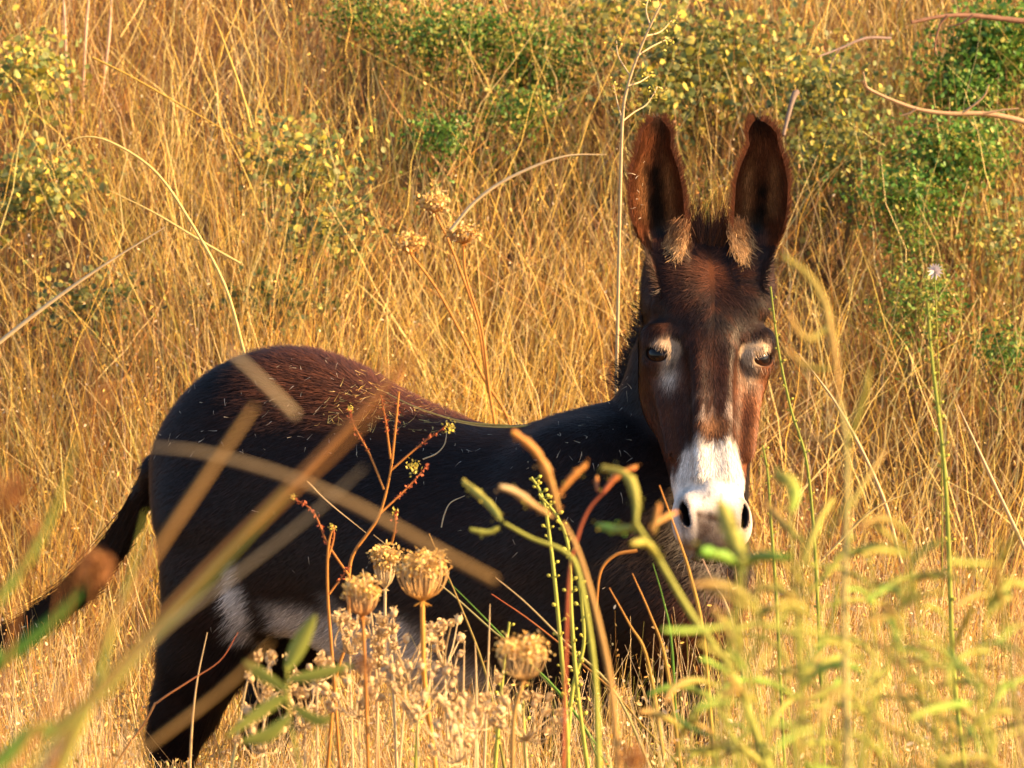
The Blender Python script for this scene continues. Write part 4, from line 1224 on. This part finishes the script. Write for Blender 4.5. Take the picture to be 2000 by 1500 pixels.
# ---- budding yellow green stems
def bud_stem(Y, stem, label, col=OLV * 1.3, w=9, n=26, bud=9, group='budding stems before the chest', pal=None, leafs=0):
    path = curve(to_ground(P3(stem, Y)), 40)[::-1]; root = path[0].copy()
    t = thing('budding_stem', label, 'weed stem', root, group)
    put('stem', tube(path, [pxw(w, Y), pxw(w * .9, Y), pxw(w * .5, Y)], 0, col * .9, col, 6), t, root, M_STEM)
    for k in range(n):
        f = 1 - (k + .5) / n * .62; i = int(f * 39); p = path[i]
        a = k * 2.4; d = np.array([math.cos(a), .5 * math.sin(a), .55]); d /= np.linalg.norm(d)
        q = p + d * pxw(bud * rng.uniform(1.2, 2.6), Y)
        r = pxw(bud * rng.uniform(.6, 1.1), Y)
        bg_ = Bag(); bg_.add(tube(curve([p, (p + q) / 2 + d * .001, q], 4), pxw(2.6, Y), pxw(2, Y), col, col, 4))
        bg_.add(tube(q + d * np.linspace(0, 1, 5)[:, None] * r * 2, [r * .3, r, r * .8, r * .15], 0, col * 1.1, (YELLOW[0] if pal is None else pal) * 1.05, 5))
        bg_.build('bud', M_STEM, t, root)
bud_stem(6.8, [(1038, 932), (1056, 962), (1068, 1010), (1082, 1120), (1095, 1260), (1106, 1400), (1110, 1520)], 'leftmost yellow green budding stem before the chest', n=30)
bud_stem(6.75, [(1052, 965), (1090, 1012), (1112, 1080), (1116, 1200), (1128, 1350), (1150, 1520)], 'middle budding stem crossing the chest', n=30)
bud_stem(6.85, [(1130, 1135), (1136, 1180), (1140, 1260), (1118, 1350), (1105, 1500)], 'short budding stem beside the two taller ones', n=16)
bud_stem(6.7, [(995, 1215), (985, 1290), (975, 1400), (965, 1520)], 'budding stem left of the brownish umbel', n=14)
bud_stem(6.4, [(820, 1380), (815, 1430), (810, 1540)], 'short yellow budding stem among the cups', n=12)
bud_stem(7.2, [(1505, 560), (1520, 680), (1545, 800), (1575, 900), (1590, 1050), (1600, 1250), (1610, 1500)], 'slender grey green stem right beside the donkey\'s head', OLV * .7 + GRN * .3, 7, 24, 6, 'thin stems right of the head')
bud_stem(6.9, [(1490, 870), (1500, 930), (1505, 1010), (1515, 1150), (1530, 1450)], 'short grey green stem below the donkey\'s jaw', OLV * .7 + GRN * .3, 7, 14, 6, 'thin stems right of the head')
bud_stem(6.3, [(1812, 590), (1820, 700), (1838, 850), (1850, 1000), (1862, 1300), (1885, 1520)], 'tall slender green stem near the right edge', OLV * .8 + GRN * .3, 10, 40, 9, 'thin stems right of the head')
bud_stem(6.9, [(1020, 1330), (1022, 1400), (1030, 1520)], 'stub of a budding stem under the umbel', n=8)

# ---- curled seed spikes, blurred, in front on the right
def curl_pts(p, ang, L, bend, n=7):
    out = [p]
    for k in range(n):
        a = ang + bend * (k / n) ** 1.2
        out.append((out[-1][0] + math.cos(a) * L / n, out[-1][1] - math.sin(a) * L / n))
    return out
px_weed = True
def curly_weed(Y, stem, curls, label, col=OLV, w=14, cw=24, stemcol=None, tipcol=None):
    path = curve(to_ground(P3(stem, Y)), 40)[::-1]; root = path[0].copy()
    t = thing('curly_weed', label, 'weed', root, 'blurred green weeds with curled seed spikes')
    sc = col if stemcol is None else stemcol
    put('stem', tube(path, [pxw(w, Y), pxw(w * .8, Y), pxw(w * .5, Y)], 0, sc * 1.1, sc), t, root, M_STEM)
    for c in curls:
        pts, c0, c1, ww = c if isinstance(c, tuple) else (c, col, col * 1.1, cw)
        cp = curve(P3(pts, Y, rng.uniform(-.08, .08)), 16)
        r = pxw(ww * (.78 if px_weed else 1.05), Y)
        b = put('seed_spike', tube(cp, [r * .4, r * .75, r, r, r * .9, r * .55], 0, c0, c1, 7, 1, .12), t, root, M_STEM)
        put('floret', spike(cp, r * .8, c1, 34, .55, np.array([c1, c1 * 1.25, c0, YELLOW[0] * .8])), b, root, M_STEM, kind='stuff')
Yl = YELLOW[1] * .8
curly_weed(4.0, [(1242, 1022), (1285, 1090), (1350, 1200), (1435, 1325), (1500, 1500)],
    [([(1242, 1022), (1242, 975), (1225, 930), (1176, 912)], OLV, Yl, 24), ([(1238, 1030), (1205, 1035), (1168, 1026)], OLV, GRN * 1.6, 20), ([(1290, 1092), (1262, 1060), (1232, 1062)], OLV, Yl, 20), ([(1270, 1030), (1300, 1010), (1322, 1000)], TAN_, ORG, 14), ([(1275, 1040), (1282, 1010), (1288, 985)], TAN_, ORG, 14)],
    'green curled weed whose stem leans up before the donkey\'s chest', OLV * 1.1, 18)
curly_weed(4.3, [(1100, 1020), (1130, 1080), (1165, 1200), (1195, 1350), (1210, 1520)],
    [([(1092, 1000), (1072, 930), (1045, 880), (1000, 842)], TAN_, ORG * 1.1, 22), ([(1080, 1010), (1040, 985), (1005, 960), (975, 950)], TAN_, PAL * .7, 20), ([(1092, 965), (1115, 935), (1146, 905)], ORG, ORG, 17)],
    'orange tan curled weed reaching over the donkey\'s shoulder', TAN_ * 1.1, 15)
curly_weed(4.7, [(985, 1022), (1040, 1052), (1100, 1076), (1130, 1120), (1160, 1300), (1170, 1500)],
    [([(980, 1018), (955, 985), (905, 940)], OLV, Yl, 22), ([(975, 1030), (950, 1040), (918, 1034)], OLV, OLV * 1.2, 15)],
    'green stem bending left in front of the black shoulder', OLV * 1.1, 13)
curly_weed(4.7, [(1180, 960), (1150, 995), (1128, 1050), (1110, 1150), (1100, 1500)],
    [([(1178, 962), (1205, 930), (1245, 910)], RED * 1.8, ORG, 18), ([(1168, 960), (1165, 945), (1166, 930)], RED * 1.5, ORG, 9)],
    'dark red stem with a short orange spike on the shoulder', RED * 1.6, 8)
curly_weed(3.7, [(1640, 780), (1655, 900), (1650, 1200), (1655, 1500)],
    [([(1640, 790), (1632, 700), (1620, 640), (1612, 595), (1580, 540), (1530, 500)], TAN_ * 1.1, Yl * .9, 20), ([(1615, 640), (1585, 660), (1560, 650), (1540, 612)], OLV * .8, TAN_, 15), ([(1628, 720), (1590, 720), (1560, 705), (1535, 685)], OLV * .8, TAN_, 15), ([(1640, 860), (1600, 858), (1560, 840)], TAN_, TAN_, 12), ([(1652, 880), (1680, 800), (1700, 720)], OLV, Yl, 14), ([(1655, 1000), (1690, 940), (1730, 880)], OLV, TAN_, 12)],
    'tall blurred stem with a drooping yellow curl right of the head', OLV * .8 + TAN_ * .4, 17, stemcol=OLV * .6 + PAL * .4)
r_ = np.random.default_rng(21); px_weed = False
WHERE = ['under the muzzle', 'right of the muzzle', 'below the tall drooping curl', 'at the lower right corner', 'beside the tall slender stem', 'left of the tall drooping curl', 'low at the bottom edge', 'nearest the right edge']
spots = [(1430, 1090, 4.6, [(1385, 1082), (1540, 1080)]), (1455, 1040, 4.4, []), (1540, 960, 4.8, []), (1570, 1050, 4.9, []), (1530, 1150, 4.7, []), (1600, 1180, 5.2, []), (1700, 1090, 4.9, []), (1770, 1030, 4.7, []), (1760, 1180, 4.6, []), (1850, 1210, 4.9, []), (1930, 1150, 4.8, []), (1450, 1230, 5.0, []), (1560, 1310, 4.8, []), (1400, 1330, 5.2, []), (1700, 1330, 5.0, []), (1820, 1340, 4.7, []), (1930, 1330, 5.0, []), (1640, 1420, 4.8, []), (1500, 1430, 5.1, []), (1880, 1430, 4.8, []), (1330, 1400, 5.3, [])]
desc = ['wide two armed curl right under the lips', 'upright yellow curl over the right nostril', 'bright yellow green curl by the jaw', 'loose green curls right of the chin', 'leafy green curls below the chin', 'drooping spikes beside the tall blurred stem', 'green spikes just right of the tall blurred stem', 'greenish curls level with the muzzle near the right', 'broad green tuft right of centre of the weeds', 'yellow topped curls near the slender tall stem', 'grey green curls close to the right edge', 'curls overlapping the breast of the donkey', 'green curls between chest and tall blurred stem', 'low orange green curls left of the leaning stem', 'spikes low beside the foot of the tall blurred stem', 'curved green spikes below the yellow topped curls', 'sagging spikes low at the right edge', 'curls at the bottom by the tall stem\'s foot', 'curls at the bottom right of the leaning stem', 'dark green spikes in the lower right corner', 'short curls at the bottom below the chest']
for (px, py, Y, _), ds in zip(spots, desc):
    Y = Y - 1.0
    base = (px + r_.normal() * 40, 1520)
    stem = [(px, py), (px + r_.normal() * 8, py + 60), ((px + base[0]) / 2 + r_.normal() * 14, (py + 1520) / 2 + 30), base]
    cl = []
    for k in range(int(r_.integers(4, 9))):
        yy = py + k * r_.uniform(8, 50); sgn = 1 if r_.random() < .5 else -1
        if k == 0: sgn = -1 if r_.random() < .5 else 1
        a0 = math.pi / 2 - sgn * r_.uniform(.2, 1.7)
        g = r_.random()
        c0 = OLV * r_.uniform(.7, 1.1); c1 = [Yl, OLV * 1.1, GRN * 1.3 + OLV * .3, TAN_ * .9][int(g * 4)]
        cl.append((curl_pts((px + (yy - py) * .05, yy + 10), a0, r_.uniform(50, 150), -sgn * r_.uniform(-.8, 2.2)), c0, c1, r_.uniform(7, 15)))
    if px == 1430:
        cl = [([(1445, 1110), (1420, 1090), (1385, 1080), (1368, 1076)], GRN + OLV * .4, GRN * 1.5, 22), ([(1445, 1110), (1480, 1088), (1540, 1088)], OLV * .9, GRN + OLV * .5, 22)]
    if px == 1455:
        cl = [([(1450, 1100), (1432, 1050), (1418, 1010), (1408, 985)], OLV, Yl * 1.1, 32)]
    if px == 1540:
        cl = [([(1545, 1000), (1552, 965), (1540, 940), (1515, 928)], GRN + OLV * .5, Yl, 26)]
    curly_weed(Y, stem, cl, ds, OLV * r_.uniform(.8, 1.1), 9)

xs_ = [(1420, 1190, 'hazy green curls in front of the breast'), (1490, 1110, 'hazy yellow curls just below the chin at right'), (1585, 1090, 'out of focus curls left of the tall blurred stem'), (1690, 1200, 'out of focus green curls right of the tall blurred stem'), (1775, 1110, 'hazy curls between the two tall stems'), (1900, 1250, 'hazy curls low by the right edge'), (1600, 1380, 'hazy curls at the foot of the tall blurred stem'), (1780, 1400, 'hazy spikes at the lower right'), (1450, 1380, 'hazy spikes under the breast'), (1950, 1050, 'hazy curl highest at the right edge')]
for px, py, ds in xs_:
    base = (px + r_.normal() * 60, 1530); cl = []
    for k in range(6):
        yy = py + r_.uniform(-10, 240); xx = px + (base[0] - px) * (yy - py) / (1530 - py)
        sgn = 1 if r_.random() < .5 else -1
        cl.append((curl_pts((xx, yy), math.pi / 2 - sgn * r_.uniform(.3, 1.9), r_.uniform(60, 150), -sgn * r_.uniform(-.6, 1.8)), OLV * r_.uniform(.7, 1.1), [Yl, OLV * 1.1, GRN * 1.2 + OLV * .4, TAN_ * .9][int(r_.random() * 4)], r_.uniform(6, 13)))
    curly_weed(r_.uniform(2.9, 3.5), [(px, py), ((px + base[0]) / 2 + r_.normal() * 12, (py + 1530) / 2), base], cl, ds, OLV * r_.uniform(.8, 1.1), 9)

# ---- thin green rush stems and single blades in the middle distance
G5 = 'thin green rush stems before the donkey'
for pts, Y, w, c0, c1, lb in (
    ([(875, 1135), (935, 1195), (1000, 1262), (1100, 1362), (1190, 1500)], 7.0, 6, GRN * .9, GRN, 'thin green rush starting beside the largest umbel'),
    ([(838, 1042), (895, 1172), (950, 1320), (985, 1500)], 7.0, 6, TAN_, GRN * .8, 'thin rush with dry tip crossing above the largest umbel'),
    ([(968, 1128), (1030, 1180), (1110, 1260), (1200, 1350), (1270, 1500)], 6.9, 6, PAL * .8, OLV * .8, 'thin rush with grey tip right of the umbels'),
    ([(960, 1160), (1040, 1215), (1130, 1290), (1240, 1400)], 6.95, 5, RED * 2, GRN * .8, 'reddish tipped rush below the grey tipped one'),
    ([(730, 1045), (800, 1100), (870, 1150), (960, 1230), (1040, 1300)], 7.1, 4, PAL * .8, GRN * .8, 'pale hair thin rush behind the umbels'),
    ([(1288, 948), (1325, 1050), (1350, 1130), (1375, 1250), (1395, 1500)], 6.7, 9, ORG * 1.2, OLV * 1.2, 'orange tipped blade standing by the muzzle'),
    ([(1235, 1120), (1270, 1200), (1300, 1290), (1330, 1500)], 6.8, 8, ORG, OLV, 'orange tipped blade below the curled weed'),
    ([(1190, 1148), (1230, 1220), (1265, 1290), (1300, 1500)], 6.8, 8, ORG, OLV, 'leaning blade with rusty tip on the chest'),
    ([(1275, 1100), (1295, 1170), (1312, 1260), (1325, 1500)], 6.9, 6, GRN * .9, GRN * 1.1, 'green blade below the leaning curled stem'),
    ([(1372, 1092), (1395, 1140), (1425, 1200), (1450, 1320)], 6.6, 7, PNK, OLV, 'pinkish tipped blade right under the lips'),
    ([(957, 1180), (955, 1250), (950, 1380), (945, 1520)], 6.6, 7, PAL * .9, PAL, 'pale upright straw below the belly'),
    ([(928, 1255), (930, 1320), (932, 1500)], 6.5, 7, PAL, PAL, 'short pale straw next to the upright one'),
    ([(907, 1250), (905, 1340), (900, 1500)], 6.5, 7, PAL, PAL, 'shortest pale straw right of the umbel'),
    ([(708, 1112), (725, 1200), (735, 1330), (740, 1520)], 6.6, 8, PAL, ORG, 'bent straw crossing the blurred umbel'),
    ([(405, 1235), (385, 1330), (375, 1420), (370, 1520)], 6.9, 6, PAL, TAN_, 'thin straw standing before the near hind leg'),
    ([(490, 1300), (475, 1370), (460, 1460), (450, 1520)], 6.6, 8, PAL, OLV, 'yellow straw between the hind legs'),
    ([(465, 1235), (430, 1290), (370, 1330), (310, 1370), (290, 1400)], 6.9, 5, RED * 2, TAN_, 'reddish twig bending across the hind leg')):
    stalk(pts, Y, w, c0, c1, lb, 'green_rush' if 'rush' in lb else 'dry_straw', 'grass stem', G5 if 'rush' in lb else None, wt=.5, flat=.8)
# looping dry blades before the chest
stalk([(1165, 1200), (1172, 1120), (1200, 1085), (1245, 1075)], 6.6, 7, ORG, ORG, 'arched orange blade looping left of the curled weed', 'arched_grass', 'grass stalk', wt=.6, flat=.8, ground=False)

# ---- tall pale stalk behind the donkey
def tall_stalk():
    Y = 9.35
    path = curve(to_ground(P3([(1292, 6), (1268, 55), (1246, 108), (1226, 168), (1216, 232), (1211, 400), (1207, 600), (1204, 760), (1202, 900)], Y)), 50)[::-1]
    root = path[0].copy()
    t = thing('tall_weed_stalk', 'tallest pale bare stalk rising left of the donkey\'s ears', 'dry weed', root)
    put('stem', tube(path, [pxw(8, Y), pxw(7, Y), pxw(6, Y), pxw(4, Y)], 0, PAL * .75, PAL * .85, 7), t, root, M_STEM)
    for br in ([(1217, 236), (1240, 218), (1262, 205), (1278, 182)], [(1217, 240), (1207, 205), (1198, 165)], [(1246, 108), (1275, 90), (1300, 78)], [(1232, 150), (1208, 110), (1204, 80)], [(1262, 70), (1290, 62), (1312, 40)], [(1270, 50), (1262, 20), (1268, -10)], [(1226, 168), (1250, 160), (1268, 148)], [(1278, 182), (1284, 170), (1290, 172)]):
        b = put('branch', tube(curve(P3(br, Y, .05), 10), pxw(4, Y), pxw(2, Y), PAL, PAL * .9, 5), t, root, M_STEM)
        e = P3(br[-1:], Y)[0]; m = 24
        put('seed_cluster', flakes(e + rng.normal(size=(m, 3)) * .008, np.full(m, .007), pick(YELLOW, m), .5), b, root, M_STEM)
tall_stalk()
G6 = 'pale stems at the upper left'
for pts, lb in (([(123, -30), (127, 60), (130, 130), (140, 220)], 'leftmost of the three pale pinkish stems at upper left'), ([(176, -30), (168, 60), (163, 160), (160, 230)], 'middle of the three pale pinkish stems at upper left'), ([(219, -30), (213, 70), (200, 180), (196, 230)], 'rightmost of the three pale pinkish stems at upper left')):
    stalk(pts, bank_hit(150, 215, .10), 7, PNK * 1.15, PNK * 1.1, lb, 'dry_stalk', 'stem', G6, wt=.9, flat=.9)
G7 = 'long blades arching over the bank grass'
for pts, Y, w, c, lb in (
    ([(322, 444), (200, 520), (100, 590), (0, 668), (-60, 720)], 8.0, 9, PAL, 'long leaning yellow blade reaching in from the left edge'),
    ([(1185, 302), (1100, 306), (1000, 345), (930, 392), (880, 450)], 10.0, 7, PAL * 1.1, 'yellow blade arching towards the donkey\'s left ear'),
    ([(520, 300), (400, 232), (260, 152), (180, 112)], 10.4, 4, STRAW[1], 'thin straight straw slanting across the upper left'),
    ([(110, 300), (150, 270), (210, 275), (300, 332), (370, 430), (440, 560), (480, 700)], 9.6, 6, STRAW[2], 'curved straw bowing down to the donkey\'s croup'),
    ([(210, 370), (300, 415), (400, 475), (470, 515)], 9.8, 5, STRAW[2], 'straight straw slanting below the curved one'),
    ([(410, 10), (440, 90), (475, 190), (490, 250)], 10.8, 6, STRAW[0], 'slanting straw at the top left of centre'),
    ([(1560, 690), (1640, 800), (1720, 960), (1760, 1100)], 8.9, 8, PAL, 'paired pale straw slanting down right of the jaw'),
    ([(1870, 790), (1930, 920), (2010, 1090)], 8.6, 8, PAL, 'yellow straw slanting to the right edge'),
    ([(1780, 960), (1700, 1000), (1600, 1100)], 8.8, 5, STRAW[2], 'straw crossing behind the slender green stem'),
    ([(720, 1045), (640, 980), (600, 940)], 7.3, 3, PAL, 'hair thin straw on the donkey\'s flank')):
    stalk(pts, Y, w, c, c, lb, 'long_grass', 'grass stalk', G7, ground=False, wt=.5, flat=.6)

# ---- bare twigs at the upper right
def twig(pts, Y, w, c, label, subs):
    path = curve(P3(pts, Y, .1), 30); root = path[-1].copy()
    t = thing('bare_twig', label, 'twig', root)
    put('stem', tube(path, pxw(w * .5, Y), pxw(w, Y), c, c * .9, 7, 1, .08), t, root, M_STEM)
    for s in subs:
        put('side_twig', tube(curve(P3(s, Y), 10), pxw(w * .5, Y), pxw(w * .2, Y), c * .9, c, 5, 1, .08), t, root, M_STEM)
twig([(1684, 158), (1700, 176), (1780, 210), (1850, 222), (1920, 222), (1970, 230), (2020, 244)], 10.9, 12, np.array([.52, .34, .19]), 'pale bare twig pointing in from the right edge', [[(1790, 212), (1775, 222), (1758, 226)], [(1880, 222), (1920, 190), (1932, 165)], [(1700, 176), (1692, 168), (1686, 140)], [(1920, 222), (1960, 215), (1990, 212)]])
twig([(1780, 44), (1840, 32), (1890, 30), (1950, 36), (2020, 44)], 11.6, 13, np.array([.26, .14, .09]), 'darker brown twig higher at the right edge', [[(1850, 31), (1835, 50), (1826, 90), (1830, 108)], [(1900, 30), (1880, 45), (1850, 52)]])
twig([(1600, 110), (1640, 95), (1690, 75), (1740, 75)], 11.2, 7, np.array([.28, .20, .17]), 'thin grey twig inside the round leaved bush', [[(1640, 95), (1625, 120), (1620, 150)]])
twig([(1530, 265), (1540, 225), (1550, 190), (1556, 180)], 10.6, 14, np.array([.20, .15, .12]), 'short dark stub of branch above the right ear', [])

# ---- shrubs
RND = np.array([[.16, .20, .07], [.20, .25, .08], [.12, .17, .07], [.30, .31, .08], [.24, .26, .10]])
def shrub(name, cat, label, px, py, rx, ry, Y, n, size, pal, asp, ypal=None, yfrac=0.0, nb=9, big=0, group=None, fill=.55):
    c = at(px, py, Y); R = np.array([rx / FPX * Y, 0, ry / FPX * Y]); R[1] = max(.6 * R[0], .08)
    root = c.copy(); root[2] = float(terrain(c[0], c[1])); 
    if root[2] > c[2] - .05: root[2] = c[2] - R[2] * .8
    n = int(n * (1.7 if name == 'green_shrub' else 1.0))
    t = thing(name, label, cat, root, group)
    ends = []
    for k in range(nb):
        d = rng.normal(size=3); d /= np.linalg.norm(d); d[2] = abs(d[2]) * rng.choice([1, 1, -.4])
        e = c + d * R * rng.uniform(.5, 1.0)
        path = curve([root + rng.normal(size=3) * [.02, .02, 0], root * .5 + e * .5 + rng.normal(size=3) * .03, e], 10)
        put('branch', tube(path, .004, .0015, np.array([.16, .09, .05]), np.array([.22, .15, .06]), 5), t, root, M_STEM)
        for _ in range(9):
            ends.append(e + rng.normal(size=3) * R * .38)
        for q in path[5:]: ends.append(q)
    ends = np.array(ends)
    if name != 'green_shrub': R = R * 1.25
    k = rng.integers(0, len(ends), n)
    clump = rng.normal(size=(n, 3)) * np.array([.028, .028, .024]) * (size[1] / .016) ** .5
    Pp = ends[k] * fill + (c + rng.normal(size=(n, 3)) * R * .5) * (1 - fill)
    Pp = ends[k] + clump; m = rng.random(n) < .45
    Pp[m] = (c + rng.normal(size=(n, 3)) * R * .48)[m]
    g = terrain(Pp[:, 0], Pp[:, 1]) + .01; Pp[:, 2] = np.maximum(Pp[:, 2], g)
    col = pick(pal, n)
    if ypal is not None:
        y_ = rng.random(n) < yfrac; col[y_] = pick(ypal, int(y_.sum()))
    put('foliage', flakes(Pp, rng.uniform(*size, n), col, asp, .1), t, root, M_LEAF, kind='stuff')
    if big:
        V, F, C = flakes(np.zeros((1, 3)), np.array([size[1] * 1.15]), np.ones((1, 3)), asp + .1)
        pals = YELLOW if ypal is None else ypal
        mes = [make_mesh('leaf', V, F, np.tile(pals[i % len(pals)] * 1.1, (len(V), 1)), M_LEAF) for i in range(3)]
        for i in range(big):
            o = link('leaf', mes[i % 3], t)
            q = ends[rng.integers(len(ends))] + rng.normal(size=3) * .02 + np.array([0, -.03, 0])
            o.location = q - root; o.rotation_euler = rng.uniform(0, 6.28, 3)
GS = 'small leaved green shrubs on the bank'; GR = 'round leaved bushes on the bank'
def bh(px, py, up=.36): return bank_hit(px, py, up) - .03
def S(*a, **k): shrub('green_shrub', 'shrub', *a, group=GS, **k)
def Rn(*a, **k): shrub('round_leaf_bush', 'bush', *a, group=GR, **k)
S('dark green shrub in the top right corner', 1945, 95, 90, 85, bh(1945, 95, .45), 1800, (.011, .022), GREEN * 1.3, .6, OLIVE, .2, nb=16)
S('green shrub hanging below the top right corner shrub', 1880, 170, 65, 50, bh(1880, 170, .42), 900, (.010, .019), GREEN * 1.2, .6, OLIVE, .1)
S('leafy shrub just below the pale bare twig', 1850, 300, 100, 75, bh(1850, 300, .42), 1800, (.010, .019), GREEN * 1.4, .6, OLIVE, .35, nb=16)
S('green shrub right of the ears above the dark gap', 1770, 390, 75, 55, bh(1770, 390, .42), 1000, (.010, .018), GREEN * 1.3, .6, OLIVE, .3)
S('olive shrub beside the white flower', 1790, 600, 85, 75, bh(1790, 600), 900, (.009, .016), GREEN * 1.3, .5, OLIVE, .5)
S('bright sprig standing above the white flower', 1790, 470, 50, 60, bh(1790, 470), 450, (.008, .014), GREEN * 1.5, .5, OLIVE, .4)
S('low green shrub at the right edge below the dark gap', 1960, 690, 50, 60, bh(1960, 690), 400, (.009, .016), GREEN, .6, OLIVE, .3)
S('green patch under the dry stems at the top middle', 900, 70, 170, 60, bh(900, 70), 1500, (.010, .018), GREEN, .6, OLIVE, .3, nb=16)
S('green patch just right of the top middle one', 1060, 130, 110, 75, bh(1060, 130), 1200, (.010, .018), GREEN, .6, OLIVE, .35, nb=14)
S('dark green tuft below the top middle patch', 860, 265, 50, 35, bh(860, 265), 450, (.010, .016), GREEN, .6)
S('green tuft left of the tall pale stalk', 1010, 215, 70, 45, bh(1010, 215), 600, (.010, .016), GREEN, .6, OLIVE, .3)
S('green tuft at the top left of the middle patch', 700, 35, 70, 40, bh(700, 35), 400, (.010, .016), GREEN * .8, .6, OLIVE, .3)
Rn('largest round leaved bush, above and between the ears', 1400, 110, 150, 95, bh(1400, 110), 1700, (.012, .022), RND, .9, YELLOW, .18, nb=22, big=60)
Rn('round leaved bush right of the tall pale stalk', 1290, 190, 70, 60, bh(1290, 190), 450, (.014, .024), RND, .9, YELLOW, .15, nb=10, big=14)
Rn('round leaved bush above and right of the right ear', 1620, 190, 120, 80, bh(1620, 190), 1000, (.013, .022), RND, .85, YELLOW, .15, nb=16, big=24)
Rn('round leaved bush right of the right ear tip', 1620, 310, 110, 70, bh(1620, 310), 800, (.012, .020), RND, .85, OLIVE, .3, nb=14, big=10)
Rn('round leaved bush in the middle left of the bank', 600, 320, 110, 75, bh(600, 320), 700, (.013, .023), RND, .8, YELLOW, .2, nb=14, big=26)
Rn('round leaved patch above the donkey\'s croup', 640, 450, 90, 50, bh(640, 450), 420, (.013, .022), RND * .8, .8, YELLOW, .12, nb=10, big=8)
Rn('grey green patch low left of the croup', 520, 590, 100, 40, bh(520, 590), 380, (.013, .022), RND * .6, .8, None, 0, nb=10)
Rn('round leaved bush at the left edge, halfway up', 70, 370, 100, 60, bh(70, 370), 700, (.014, .024), RND, .8, YELLOW, .2, nb=12, big=12)
Rn('yellowing bush at the upper left edge', 60, 140, 80, 60, bh(60, 140), 450, (.014, .026), RND * 1.4, .8, YELLOW, .35, nb=10, big=16)
Rn('sparse round leaved sprig near the top edge by the tall stalk', 1180, 20, 90, 40, bh(1180, 30), 360, (.013, .022), RND, .8, YELLOW, .3, nb=9, big=8)
Rn('dark leafy patch left of the donkey\'s rump', 180, 590, 90, 50, bh(180, 590), 320, (.013, .022), RND * .6, .8, None, 0, nb=9)
Rn('sparse olive bush at the right edge halfway up', 1960, 470, 50, 80, bh(1960, 470), 320, (.012, .02), RND * 1.2, .8, OLIVE, .3, nb=9)

# ---- white flower
def white_flower():
    Y = 9.3; c = at(1826, 530, Y)
    path = curve([c, at(1828, 600, Y), at(1835, 760, Y + .05)], 14)
    path = curve(to_ground(path[[0, 6, 13]]), 16)[::-1]; root = path[0].copy()
    t = thing('white_flower', 'single pale pinkish white flower right of the donkey\'s ear', 'flower', root)
    put('stem', tube(path, .0016, .0012, OLV, OLV, 5), t, root, M_STEM)
    for k in range(13):
        a = k * 2 * math.pi / 13; d = np.array([math.cos(a), -.35 + .2 * math.sin(a * 3), math.sin(a) + .25]); d /= np.linalg.norm(d)
        put('petal', leafmesh(np.array([c, c + d * .009, c + d * .018]), .005, np.array([.8, .68, .68]), np.array([.85, .78, .75])), t, root, M_LEAF)
white_flower()

# ---- bits of straw lying on the donkey
def chaff():
    vis = (DN @ np.array([0, -1, 0]) > .3) & (DV[:, 0] < .22) & (DV[:, 2] > .62)
    idx = np.flatnonzero(vis); bs, bl, bz = body_coords(DV[idx])
    w = 1 + 5 * (bz > .93) + 6 * np.exp(-((bs + .12) / .15) ** 2) * (bz > .93)
    s = rng.choice(idx, 170, p=w / w.sum())
    P = DV[s] + DN[s] * .012
    d = rng.normal(size=(len(s), 3)) + np.array([0, 0, -.5]); d -= DN[s] * np.sum(d * DN[s], 1, keepdims=True)
    t = strands(P, d, DN[s], rng.uniform(.004, .016, len(s)), rng.uniform(.0006, .0014, len(s)), pick(np.array([[.55, .5, .42], [.6, .5, .34], [.4, .38, .36]]), len(s)), pick(np.array([[.6, .5, .35]]), len(s)), None, 2, .2)
    # denser chaff along the loin in the light
    k = np.flatnonzero((DV[:, 2] > .97) & (DN[:, 2] > .35)); bs, bl, bz = body_coords(DV[k]); k = k[(bs > -.16) & (bs < .06) & (bl > -.09) & (bl < .15)]
    s = rng.choice(k, 300); P = DV[s] + DN[s] * .014
    d = rng.normal(size=(len(s), 3)) + AX * 1.2; d -= DN[s] * np.sum(d * DN[s], 1, keepdims=True)
    t2 = strands(P, d, DN[s], rng.uniform(.006, .022, len(s)), rng.uniform(.0008, .0018, len(s)), pick(STRAW[[0, 2, 4, 6]], len(s)), pick(STRAW[[0, 2]], len(s)), DN[s] * .4, 2, .25)
    b = Bag(); b.add(t); b.add(t2)
    b.build('chaff', M_GRASS, kind='stuff', label='bits of dry straw and chaff scattered over the donkey\'s coat')
    for pts, Y, w, lb in (([(745, 762), (800, 790), (860, 812), (920, 826), (1000, 832)], 8.33, 4, 'long yellow straw lying along the donkey\'s back'), ([(880, 822), (940, 832), (1000, 834), (1060, 828)], 8.30, 4, 'yellow straw lying in the dip of the back')):
        stalk(pts, Y, w, STRAW[2], STRAW[0], lb, 'loose_straw', 'straw', ground=False, wt=.6)
    stalk([(873, 842), (868, 868), (852, 886), (826, 897)], 8.1, 3, GRY * 1.4, GRY * 1.4, 'curved grey straw hanging on the donkey\'s side', 'loose_straw', 'straw', ground=False, wt=.8)
    stalk([(908, 968), (880, 982), (868, 1005), (862, 1030)], 8.1, 3, GRY * 1.4, GRY * 1.4, 'kinked grey straw stuck to the ribs', 'loose_straw', 'straw', ground=False, wt=.8)
chaff()
